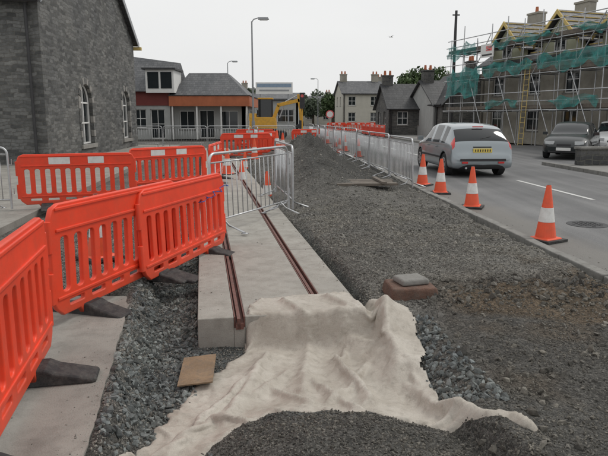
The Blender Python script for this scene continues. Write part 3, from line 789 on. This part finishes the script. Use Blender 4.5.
v=[(-4.5,-.2,3.3),(.1,-.2,3.3),(.1,3.5,5.5),(-4.5,3.5,6.1),(-4.5,7,3.3),(.1,7,3.3)]
r.add(v,[(0,1,2,3),(3,2,5,4),(1,5,2),(0,3,4)],M_slate)
w.bx(-1.6,.35,-.3,2.2,3.2,4.75,M_white); gl.bx(-1.45,-.7,-.34,-.29,3.5,4.6,M_glass); gl.bx(-.55,.2,-.34,-.29,3.5,4.6,M_glass)
r.bx(-1.8,.5,-.5,2.4,4.75,4.87,M_slateD)
w.obj('walls',parent=e);f.obj('window_frames',parent=e);gl.obj('windows',parent=e);r.obj('roof',parent=e)

# ---------------------------------------------------------------- scaffolded house
sh=empty('stone_house_under_repair',(16.5,28,-.05),math.atan(5.5/16))
w=MB();f=MB();gl=MB();r=MB()
LEN=13.8;HE=5.0;HR=7.5;DP=7.5
Mw=Matrix.Translation((0,LEN,0))@Matrix.Rotation(rad(-90),4,'Z')
def yy2(y): return LEN-y
ops=[]
for yc in (2.4,5.6,8.6,12.0): ops.append((yy2(yc)-.55,yy2(yc)+.55,2.95,4.4))
for yc in (2.4,8.6,12.0): ops.append((yy2(yc)-.6,yy2(yc)+.6,.8,2.2))
ops.append((yy2(5.6)-.55,yy2(5.6)+.55,.05,2.25))
wall(w,Mw,LEN,HE,ops,.4,M_render)
for o in ops: win(f,gl,Mw,*o,2,2)
wall(w,T(.401,0,0),DP-.8,HE,[(2.2,3.3,3.1,4.6)],.4,M_render); win(f,gl,T(.401,0,0),2.2,3.3,3.1,4.6)
w.prism([(.0,HE),(DP,HE),(DP/2,HR)],.0,.4,M_render)
w.bx(DP-.4,DP,0,LEN,0,HE,M_render); w.prism([(.0,0),(DP,0),(DP,HE),(DP/2,HR),(0,HE)],LEN-.4,LEN+.003,M_render)
k=(HR-HE)/(DP/2);oh=.3
for sg in (0,1):
    xe=-oh if sg==0 else DP+oh; ze=HE-k*oh+.03
    vs=[(xe,-.2,ze),(DP/2,-.2,HR+.03),(DP/2,LEN+.2,HR+.03),(xe,LEN+.2,ze)]
    r.add(vs+[(a_,b_,c_+.1) for a_,b_,c_ in vs],SLF,M_slate)
M_dorm=pbr('pale_dormer_board',(.46,.47,.34),.8,.12,2)
for yc in (2.2,6.6,11.2):
    hw=1.45; zt=7.35
    pl=[(yc-hw,HE+.003),(yc+hw,HE+.003),(yc+hw,HE+.8),(yc,zt-.15),(yc-hw,HE+.8)]
    n=len(pl); vs=[(-.02,a_,b_) for a_,b_ in pl]+[(.35,a_,b_) for a_,b_ in pl]
    w.add(vs,[tuple(reversed(range(n))),tuple(range(n,2*n))]+[(i,(i+1)%n,n+(i+1)%n,n+i) for i in range(n)],M_dorm)
    win(f,gl,Mw@Matrix.Translation((0,-.02,0)),yy2(yc)-.45,yy2(yc)+.45,HE+.25,HE+1.35,2,1,y=-.05)
    for sg in (-1,1):
        ze=HE+.62; ye=yc+sg*(hw+.28)
        for (xa,xb,lo,th,mt) in ((-.4,3.2,0,.09,M_slate),(-.46,-.403,.12,.24,M_timber)):
            vs=[(xa,ye,ze-lo),(xb,ye,ze-lo),(xb,yc,zt-lo),(xa,yc,zt-lo)]
            r.add(vs+[(a_,b_,c_+th) for a_,b_,c_ in vs],SLF,mt)
        for i in range(6):
            t_=(i+.5)/6; yb=ye+(yc-ye)*t_; zb=ze+(zt-ze)*t_+.10
            r.bx(-.42,3.0,yb-.03,yb+.03,zb,zb+.05,M_timber)
for i in range(7):
    zz=HE+.3+i*.33; xx=(zz-HE)/k
    r.bx(xx-.03,xx+.03,3.9,5.0,zz+.12,zz+.17,M_timber); r.bx(xx-.03,xx+.03,8.2,9.6,zz+.12,zz+.17,M_timber)
for yc in (4.5,9.0,13.3):
    chimney(r,DP/2,yc,HR-.5,HR+.9,.6,1.1,M_render,1)
w.obj('walls',parent=sh);f.obj('window_frames',parent=sh);gl.obj('windows',parent=sh);r.obj('roof',parent=sh)
sf=empty('scaffolding',(16.5,28,-.05),math.atan(5.5/16))
t=MB();bd=MB();nt_=MB(); EY=15.6
ys=[-1+i*1.48 for i in range(12)]
for y in ys:
    y=min(y,EY)
    for x in (-1.5,-.45):
        t.cyl((x,y+random.uniform(-.1,.1),0),(x,y,random.uniform(6.5,7.6) if x<-1 else 6.6),.03,M_galv,6)
    for z in (1.95,3.95,5.7): t.cyl((-1.75-random.random()*.3,y+.05,z),(-.1,y+.05,z),.026,M_galv,6)
for z in (2.0,2.5,3.0,4.0,4.5,5.0,5.75,6.25,6.7):
    t.cyl((-1.55,-1.4,z),(-1.55,EY+random.random()*.4,z+random.uniform(-.04,.04)),.028,M_galv,6)
    if z in (2.0,4.0,5.75): t.cyl((-.5,-1.4,z),(-.5,EY,z),.026,M_galv,6)
for i in range(0,10,2):
    t.cyl((-1.6,ys[i],0),(-1.6,ys[i]+2,3.95),.026,M_galv,6); t.cyl((-1.6,ys[i]+2,3.95),(-1.6,ys[i],6.6),.026,M_galv,6)
for z in (2.05,4.05,5.8):
    for i in range(4):
        bd.bx(-1.45+i*.24,-1.45+i*.24+.22,-1.3-random.random()*.3,EY-random.random()*.4,z,z+.04,M_oldwood)
    bd.bx(-1.5,-1.46,-1.3,EY,z+.04,z+.24,M_oldwood)
for yy_ in (7.1,7.5): t.cyl((-1.75,yy_,0),(-1.55,yy_,4.8),.02,M_timber,6)
for i in range(16): t.cyl((-1.75+.0125*i,7.1,.3*i+.1),(-1.75+.0125*i,7.5,.3*i+.1),.014,M_timber,6)
nm,ntn,b=newmat('debris_netting')
b.inputs['Base Color'].default_value=(.05,.27,.25,1); b.inputs['Roughness'].default_value=.8
tr_=nd(ntn,'ShaderNodeBsdfTransparent'); mx=nd(ntn,'ShaderNodeMixShader')
tc=nd(ntn,'ShaderNodeTexCoord'); n1=nd(ntn,'ShaderNodeTexNoise',i_Scale=2.0,i_Detail=7,i_Roughness=.7); ntn.links.new(tc.outputs['Object'],n1.inputs['Vector'])
ntn.links.new(ramp(ntn,n1.outputs[0],.38,.62,(.25,.25,.25),(.85,.85,.85)),mx.inputs[0]); ntn.links.new(tr_.outputs[0],mx.inputs[1]); ntn.links.new(b.outputs[0],mx.inputs[2])
ntn.links.new(mx.outputs[0],ntn.nodes['Material Output'].inputs[0])
def net(y0,y1,z0,z1,x=-1.62,sag=.25):
    n=int((y1-y0)*6);m=8;vs=[];fs=[]
    ph_=random.random()*6
    for i in range(n+1):
        y=y0+(y1-y0)*i/n
        top=z1-sag*abs(math.sin(y*math.pi/1.48))*(.8+.4*math.sin(y*1.3+ph_))
        bot=z0+.18*math.sin(y*2.3+ph_)+.1*math.sin(y*5.1)
        for j in range(m+1):
            q=j/m; vs.append((x-.07*math.sin(i*.9+j*.7+ph_)-.03*random.random(),y,bot+(top-bot)*q))
    for i in range(n):
        for j in range(m): a_=i*(m+1)+j; fs.append((a_,a_+m+1,a_+m+2,a_+1))
    nt_.add(vs,fs,nm)
net(-1,6.5,4.15,5.1,sag=.3); net(6.9,11.5,4.2,4.95,sag=.3); net(-1,4,5.85,6.3,sag=.25); net(11.8,15.5,3.0,4.9,sag=.5); net(5,11,5.8,6.25,sag=.25); net(12.3,15.5,5.5,6.5,sag=.4)
net(2.0,5.5,2.2,2.8,sag=.25); net(8,11,2.3,2.7,sag=.2)
t.obj('tubes',parent=sf);bd.obj('boards',parent=sf);nt_.obj('netting',parent=sf,smooth=True)
mb=MB(); mb.box((0,0,0),(.04,1.3,.8),M_white)
mb.box((-.024,-.2,.12),(.006,.6,.3),M_tail); mb.box((-.024,0,-.25),(.006,1.0,.1),M_blackm)
mb.obj('site_sign',(11.35,37.9,5.6),math.atan(5.5/16))

# ---------------------------------------------------------------- cottages mid distance
house('slate_roof_cottage',(7.1,50,0),rad(4),5.0,6,2.3,4.3,M_stone2,M_slateD,[(.7,1.6,.9,2.0),(3.2,4.1,.9,2.0)],[(1.2,2.2,.9,2),(3.6,4.6,.9,2)],[(.4,3,4,5.0)],M_stone2)
house('gabled_cottage',(9.9,52,0),rad(-84),6.5,4.4,2.6,4.9,M_stone2,M_slateD,[(1,2,.9,2.1),(4,5,.9,2.1)],[],[(5.9,2.2,4.5,5.6)],M_stone2)
house('slate_roof_cottage',(10.2,47,0),rad(12),6.5,5.5,2.5,4.4,M_lwall,M_slateD,[(.8,1.7,.9,2.1),(2.6,3.5,.05,2.1),(4.6,5.5,.9,2.1)],[(1.5,2.5,.9,2.1)],[(.5,2.7,4.2,5.2),(6,2.7,4.2,5.2)],M_stone2)
house('terrace_house',(5.2,80,0),rad(5),5.6,8,4.6,6.3,M_cream,M_slate,[(.7,1.7,3,4.2),(3.7,4.7,3,4.2),(.7,1.7,.9,2.1),(3.7,4.7,.9,2.1)],[(2,3,3,4.2),(5,6,3,4.2)],[(.6,4,6,7.2),(5.0,4,6,7.2)])
house('terrace_house',(11,86,0),rad(5),9,8,4.2,6.2,M_lwall,M_slate,[(.7,1.7,3,4),(3.7,4.7,3,4),(6.7,7.7,3,4)],[(2,3,3,4)],[(.6,4,6,7.2)])
house('terrace_house',(-14,95,0),rad(-5),9,8,4.0,6.0,M_lwall,M_slate,[(1,2,2.6,3.6),(4,5,2.6,3.6),(7,8,2.6,3.6)],[],[(4,4,5.8,6.8)])
house('terrace_house',(-3.5,110,0),rad(0),9,8,3.2,5.2,M_cream,M_slate,[(1,2,1,2.2),(4,5,1,2.2),(7,8,1,2.2)],[],[(8,4,5,6)])
house('shop_building',(-6.2,72,0),0,5.5,8,3.6,4.4,M_lwall,M_slate,[(.5,2.5,.9,2.4),(3,5,.9,2.4)],[],[])
mb=MB(); mb.box((0,0,4.75),(4.2,.12,1.3),M_white); mb.box((0,-.07,5.05),(3.9,.02,.4),pbr('sign_blue',(.22,.30,.40),.5,.1)); mb.box((0,-.07,4.5),(3.4,.02,.18),M_grey)
mb.cyl((-1.6,.1,0),(-1.6,.1,4.2),.08,M_grey,8); mb.cyl((1.6,.1,0),(1.6,.1,4.2),.08,M_grey,8)
mb.obj('billboard',(-3.4,69,0))
mb=MB(); mb.bx(0,5,0,.35,0,.50,M_stone2); mb.bx(-.04,5.04,-.04,.39,.50,.58,M_kerb); mb.obj('low_stone_wall',(8.75,18.75,.08),.06,bevel=.02)

# ---------------------------------------------------------------- street lamps, pole
def lamp(loc,H,arm,side=1):
    m=MB(); m.cyl((0,0,0),(0,0,1.3),.11,M_grey,12); m.cyl((0,0,1.3),(0,0,H),.07,M_grey,12,.045)
    m.tube([(0,0,H-.05),(side*.12,0,H+.12),(side*.45,0,H+.22),(side*arm,0,H+.2)],.035,M_grey,8)
    m.box((side*(arm+.25),0,H+.17),(.7,.24,.13),M_grey,None,.8); m.box((side*(arm+.25),0,H+.09),(.5,.18,.06),M_white)
    m.obj('street_lamp',loc,bevel=.01)
lamp((-3.3,39,0),7.5,.5); lamp((-8.9,71,0),7.7,.6); lamp((2.2,95,0),7.2,.6,-1)
mb=MB(); mb.cyl((0,0,0),(0,0,8.9),.14,M_blackm,10,.09); mb.box((0,0,8.6),(.5,.08,.08),M_blackm)
mb.obj('telegraph_pole',(10.7,43.5,0))
mb=MB(); mb.cyl((0,0,0),(0,0,1.9),.03,M_galv,8); mb.cyl((0,-.02,1.75),(0,.03,1.75),.30,M_tail,20); mb.cyl((0,-.03,1.75),(0,-.021,1.75),.22,M_white,20)
mb.obj('road_sign',(1.9,44,0))
mb=MB(); mb.cyl((0,0,0),(0,0,2.1),.035,M_yel,8); mb.box((0,0,.12),(.6,.5,.24),M_yel); mb.box((0,0,2.45),(.28,.22,.85),M_blackm)
for i,mt in enumerate((M_trim,M_trim,M_tail)): mb.cyl((0,-.115,2.2+i*.25),(0,-.12,2.2+i*.25),.085,mt,14)
mb.obj('temporary_traffic_signal',(-.1,33,0))

# ---------------------------------------------------------------- excavator
ex_=empty('excavator',(-2.5,42,0),0); m=MB()
for sy in (-.75,.75):
    pr=[(-1.1,.05),(1.1,.05),(1.3,.25),(1.25,.5),(1.05,.62),(-1.05,.62),(-1.25,.5),(-1.3,.25)]
    m.prism(pr,sy-.2,sy+.2,M_rubber)
    for i in range(5): m.cyl((-.9+i*.45,sy-.22,.3),(-.9+i*.45,sy+.22,.3),.16,M_blackm,10)
m.box((0,0,.62),(1.0,1.1,.25),M_blackm)
m.box((-.35,0,1.15),(1.9,1.5,.8),M_yel,None,.92); m.box((-1.05,0,1.55),(.5,1.4,.5),M_yel,None,.9)
m.box((-.2,.35,2.1),(.95,.8,1.35),M_cglass,None,.92)
for a_ in (-.66,.26):
    for b_ in (-.04,.74): m.box((a_,b_,2.1),(.07,.07,1.38),M_blackm)
m.box((-.2,.35,2.82),(1.05,.9,.1),M_yel)
def beam(p0,p1,w0,mat,d=.2):
    p0=Vector(p0);p1=Vector(p1);v_=p1-p0; q=v_.to_track_quat('X','Z').to_matrix(); m.box((p0+p1)/2,(v_.length,d,w0),mat,q)
beam((.3,-.35,1.2),(.75,-.35,2.35),.24,M_yel); beam((.65,-.35,2.35),(2.2,-.35,2.7),.24,M_yel); beam((2.1,-.35,3.1),(2.3,-.35,1.3),.17,M_yel)
m.cyl((.8,-.35,1.5),(1.1,-.35,2.3),.045,M_galv,8); m.cyl((1.2,-.35,2.6),(2.1,-.35,3.05),.04,M_galv,8)
m.prism([(2.15,1.35),(2.45,1.3),(2.5,1.0),(2.3,.75),(1.95,.8),(1.9,.95),(2.15,1.1)],-.65,-.05,M_blackm)
m.obj('machine',parent=ex_,bevel=.02)

# ---------------------------------------------------------------- cars
def car(name,loc,rz,paint,kind='hatch'):
    if kind=='hatch':
        ST=[(-.04,.64,.34,.44,.48,.51,.54),(0,.80,.26,.52,.59,.62,.70),(.05,.84,.22,.56,.64,.67,.76),(.09,.85,.21,.74,.82,.85,.76),(.14,.855,.20,.87,.94,.96,.74),(.26,.86,.19,.89,1.06,1.09,.71),(.55,.865,.18,.89,1.28,1.32,.67),(.74,.87,.18,.89,1.33,1.37,.66),
            (1.15,.87,.17,.89,1.375,1.42,.66),(1.21,.87,.17,.89,1.38,1.425,.66),(2.05,.87,.17,.88,1.39,1.44,.66),(2.11,.87,.17,.88,1.385,1.435,.66),(2.62,.865,.17,.87,1.33,1.38,.65),(3.1,.855,.18,.87,1.05,1.09,.68),(3.3,.85,.18,.86,.93,.96,.70),
            (3.7,.83,.2,.80,.86,.88,.66),(3.98,.76,.22,.70,.74,.76,.58),(4.12,.64,.26,.58,.6,.62,.45),(4.17,.5,.34,.5,.52,.53,.35)]
        sidew=[(7,8),(9,10),(11,12),(12,13)]; rearg=[(4,5),(5,6)]; frontg=[(12,13),(13,14)]; tail=[(3,4),(4,5)]; wy=(.74,3.33)
    else:
        ST=[(-.02,.60,.38,.50,.55,.58,.50),(.02,.78,.26,.72,.78,.80,.66),(.12,.82,.22,.84,.90,.93,.68),(.55,.84,.2,.90,.95,.97,.66),(.75,.845,.19,.90,.98,1.0,.66),(1.15,.85,.18,.89,1.30,1.34,.62),(1.3,.85,.18,.89,1.34,1.39,.62),
            (1.92,.855,.17,.88,1.36,1.41,.62),(1.98,.855,.17,.88,1.36,1.41,.62),(2.6,.855,.17,.87,1.33,1.38,.62),(3.15,.85,.18,.86,1.02,1.06,.65),(3.35,.845,.18,.85,.92,.94,.67),(3.9,.83,.2,.78,.84,.86,.64),(4.25,.78,.22,.66,.70,.72,.58),(4.4,.66,.28,.54,.56,.58,.46),(4.44,.5,.34,.48,.5,.51,.36)]
        sidew=[(5,6),(6,7),(8,9),(9,10)]; rearg=[(4,5),(5,6)]; frontg=[(9,10),(10,11)]; tail=[]; wy=(.85,3.55)
    bm=MB(); mi=[paint,M_cglass,M_tail,M_trim]
    for q in mi: bm.mi(q)
    rings=[]
    for (y,wd,zb,be,ze,zr,wr) in ST:
        zmid=zb+(be-zb)*.5
        half=[(wd*.9,zb),(wd*1.0,zb+.10 if be>.6 else zb+.04),(wd*1.01,zmid),(wd*.965,be),(wr,ze),(wr*.86,zr)]
        ring=[(0,y,zb)]+[(a_,y,b_) for a_,b_ in half]+[(0,y,zr+.02)]+[(-a_,y,b_) for a_,b_ in reversed(half)]
        rings.append(ring)
    n=14; bm.v=[p for rg in rings for p in rg]
    for kq in range(len(rings)-1):
        for i in range(n):
            mat=0
            if i in (4,9) and (kq,kq+1) in sidew: mat=1
            if i in (6,7) and (kq,kq+1) in rearg: mat=1
            if i in (5,8) and (kq,kq+1) in rearg and kind=='hatch': mat=1
            if i in (5,6,7,8) and (kq,kq+1) in frontg: mat=1
            if i in (4,9) and (kq,kq+1) in tail: mat=2
            if i in (0,13): mat=3
            bm.f.append([kq*n+i,(kq+1)*n+i,(kq+1)*n+(i+1)%n,kq*n+(i+1)%n]); bm.m.append(mat)
    bm.f.append([i for i in range(n)]); bm.m.append(0)
    bm.f.append([(len(rings)-1)*n+i for i in reversed(range(n))]); bm.m.append(0)
    e=empty(name,loc,rz)
    body=bm.obj('body',parent=e,smooth=True)
    me=body.data
    cr=me.attributes.new('crease_edge','FLOAT','EDGE')
    vals=[]
    for ed in me.edges:
        a0,b0=ed.vertices; ia,ib=a0%n,b0%n
        vals.append(.55 if (ia==ib and ia in (4,5,9,10)) else (.25 if ia!=ib and {ia,ib}<={4,5,9,10} else 0))
    cr.data.foreach_set('value',vals)
    s_=body.modifiers.new('s','SUBSURF'); s_.levels=2; s_.render_levels=2
    ct=MB()
    for yw in wy: ct.cyl((-1.1,yw,.31),(1.1,yw,.31),.36,M_trim,28)
    co=ct.obj('cut',parent=e)
    bo=body.modifiers.new('b','BOOLEAN'); bo.object=co; bo.operation='DIFFERENCE'; bo.solver='EXACT'; bo.material_mode='TRANSFER'
    dg=bpy.context.evaluated_depsgraph_get(); dg.update()
    nm_=bpy.data.meshes.new_from_object(body.evaluated_get(dg))
    body.modifiers.clear(); body.data=nm_; bpy.data.objects.remove(co)
    d=MB()
    d.bx(-.70,.70,.35,3.7,.3,.7,M_trim)
    for yw in wy:
        for sx in (-1,1):
            xo=sx*.85
            d.cyl((xo-sx*.2,yw,.31),(xo-sx*.02,yw,.31),.31,M_tyre,28); d.cyl((xo-sx*.02,yw,.31),(xo,yw,.31),.31,M_tyre,28,.27)
            d.cyl((xo-sx*.01,yw,.31),(xo+sx*.004,yw,.31),.21,M_rim,20,.18)
            for a_ in range(5):
                an=rad(72*a_); d.box((xo+sx*.006,yw+.12*math.cos(an),.31+.12*math.sin(an)),(.01,.05,.05),M_trim)
    if kind=='hatch':
        d.box((0,.03,.72),(.52,.02,.11),M_ply)
        for i in range(7): d.box((-.20+i*.067,.017,.72),(.03,.006,.065),M_blackm)
        d.box((0,-.045,.47),(1.25,.03,.06),M_trim); d.box((0,0.075,.81),(.5,.02,.03),M_trim)
        d.box((0,.52,1.345),(.3,.03,.03),M_tail)
        d.cyl((-.02,.19,1.03),(.28,.25,1.09),.009,M_blackm,6)
        d.cyl((-.45,-.02,.25),(-.45,.2,.25),.03,M_galv,10)
        for sx in (-1,1): d.box((sx*.5,-.055,.40),(.16,.02,.05),M_tail)
    else:
        for sx in (-1,1): d.box((sx*.52,4.33,.63),(.32,.10,.13),M_lampc,Matrix.Rotation(-sx*.3,3,'Z'))
        d.box((0,4.42,.55),(.5,.03,.08),M_trim); d.box((0,4.455,.4),(.52,.02,.11),M_white); d.box((0,4.40,.32),(1.1,.04,.10),M_trim)
        for sx in (-1,1): d.box((sx*.6,.0,.74),(.28,.04,.12),M_tail)
    ym=2.95
    for sx in (-1,1):
        d.box((sx*.95,ym,.96),(.18,.08,.12),paint)
        d.box((sx*.88,2.0,.50),(.015,2.0,.05),M_trim)
        for yh in (1.45,2.35): d.box((sx*.875,yh,.78),(.02,.14,.025),paint)
    d.obj('fittings',parent=e,bevel=.008)
    return e
car('silver_hatchback_car',(4.83,16.0,ROADZ),math.atan(.065),M_silver)
car('parked_dark_car',(12.2,26.3,ROADZ),math.pi-.56,M_dkcar,'saloon')
car('parked_white_car',(15.6,29.8,ROADZ),math.pi-.5,M_whcar,'saloon')

# ---------------------------------------------------------------- trees
def foliage(name,blobs,n,ls,mat,trunks=()):
    cs=[]
    tot=sum(b_[3]**2 for b_ in blobs)
    for (x,y,z,r_) in blobs:
        k_=int(n*r_**2/tot); d=rng.normal(size=(k_,3)); d/=np.linalg.norm(d,axis=1)[:,None]
        rr=r_*(rng.random(k_)**.45)*(1+.35*(vn(d[:,0]*3+x,d[:,1]*3+d[:,2]*2.5,5)-.5))
        cs.append(np.array([x,y,z])+d*rr[:,None]*np.array([1,1,.8]))
    C=np.concatenate(cs); m_=len(C)
    a_=rng.normal(size=(m_,3));a_/=np.linalg.norm(a_,axis=1)[:,None]; b_=np.cross(a_,rng.normal(size=(m_,3))); b_/=np.linalg.norm(b_,axis=1)[:,None]
    s_=ls*rng.uniform(.6,1.4,(m_,1))
    V=np.stack([C-a_*s_,C+b_*s_*.6,C+a_*s_,C-b_*s_*.6],1).reshape(-1,3); F=np.arange(m_*4).reshape(-1,4)
    e=empty(name); mesh_np('foliage',V,F,mat,parent=e)
    if trunks:
        t_=MB()
        for (x,y,h) in trunks:
            t_.cyl((x,y,-.1),(x,y,h*.6),.22,M_bark,8,.14)
            for q in range(5):
                an=q*1.3; t_.cyl((x,y,h*(.35+.05*q)),(x+h*.22*math.cos(an),y+h*.22*math.sin(an),h*(.65+.06*q)),.09,M_bark,6,.03)
        t_.obj('trunk',parent=e)
    return e
def tree(x,y,h,w,n=5000,ls=.22,mat=M_leaf):
    bl=[(x+random.uniform(-.5,.5)*w,y+random.uniform(-.5,.5)*w,h*random.uniform(.45,.9),w*random.uniform(.25,.45)) for i in range(9)]
    foliage('broadleaf_tree',bl,n,ls,mat,[(x,y,h)])
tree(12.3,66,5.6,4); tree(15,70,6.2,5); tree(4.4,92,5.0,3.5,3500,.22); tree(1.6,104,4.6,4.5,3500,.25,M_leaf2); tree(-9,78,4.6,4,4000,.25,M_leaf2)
bl=[]
for i in range(90):
    x=-95+i*2.6; bl.append((x+random.uniform(-2,2),145+random.uniform(-8,8),random.uniform(1.5,4.8)+(2 if x<-15 else 0),random.uniform(2,3.6)))
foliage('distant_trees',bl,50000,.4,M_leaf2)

mb=MB(); mb.tube([(-.18,0,0),(-.08,0,.02),(.06,0,.02),(.16,0,.03),(.22,0,.03)],.035,M_white,8)
mb.add([(-.06,0,.03),(.06,0,.03),(.02,.28,.13),(-.05,.5,.08),(-.07,.25,.11)],[(0,1,2,4),(4,2,3)],M_grey)
mb.add([(-.06,0,.03),(.06,0,.03),(.02,-.28,.13),(-.05,-.5,.08),(-.07,-.25,.11)],[(0,4,2,1),(4,3,2)],M_grey)
mb.obj('gull',(7.5,53,8.3),.6)

# ---------------------------------------------------------------- light, world, camera
EL=55; AZ=65
wd=bpy.data.worlds.new('World'); scene.world=wd; wd.use_nodes=True; nt=wd.node_tree
bg=nt.nodes['Background']; bg.inputs[1].default_value=.1
sk=nd(nt,'ShaderNodeTexSky',sky_type='NISHITA',sun_disc=False); sk.sun_elevation=rad(EL); sk.sun_rotation=rad(AZ); sk.dust_density=4
hs=nd(nt,'ShaderNodeHueSaturation',i_Saturation=.25); nt.links.new(sk.outputs[0],hs.inputs['Color'])
tc=nd(nt,'ShaderNodeTexCoord'); n1=nd(nt,'ShaderNodeTexNoise',i_Scale=1.6,i_Detail=5)
mp=nd(nt,'ShaderNodeMapping'); mp.inputs['Scale'].default_value=(1,1,3); nt.links.new(tc.outputs['Generated'],mp.inputs[0]); nt.links.new(mp.outputs[0],n1.inputs['Vector'])
rr=nt.nodes.new('ShaderNodeMix'); rr.data_type='RGBA'; rr.clamp_result=False
nt.links.new(n1.outputs[0],rr.inputs[0]); rr.inputs[6].default_value=(8.2,8.3,8.35,1); rr.inputs[7].default_value=(9.8,9.8,9.7,1)
m2=nt.nodes.new('ShaderNodeMix'); m2.data_type='RGBA'; m2.inputs[0].default_value=.87
nt.links.new(hs.outputs[0],m2.inputs[6]); nt.links.new(rr.outputs[2],m2.inputs[7]); nt.links.new(m2.outputs[2],bg.inputs[0])
sd=bpy.data.lights.new('sun','SUN'); sd.energy=1.2; sd.angle=rad(16); sd.color=(1,.96,.90)
so=bpy.data.objects.new('sun',sd); scene.collection.objects.link(so)
d=Vector((math.sin(rad(AZ))*math.cos(rad(EL)),math.cos(rad(AZ))*math.cos(rad(EL)),math.sin(rad(EL)))); so.rotation_euler=d.to_track_quat('Z','Y').to_euler()
cd=bpy.data.cameras.new('camera'); cd.sensor_width=36; cd.lens=34.9; cd.clip_end=2000; cd.clip_start=.05
co=bpy.data.objects.new('camera',cd); scene.collection.objects.link(co); co.location=(0,0,1.62); co.rotation_euler=(rad(90-10.75),0,0); scene.camera=co
scene.view_settings.view_transform='Standard'; scene.view_settings.look='None'; scene.view_settings.exposure=0
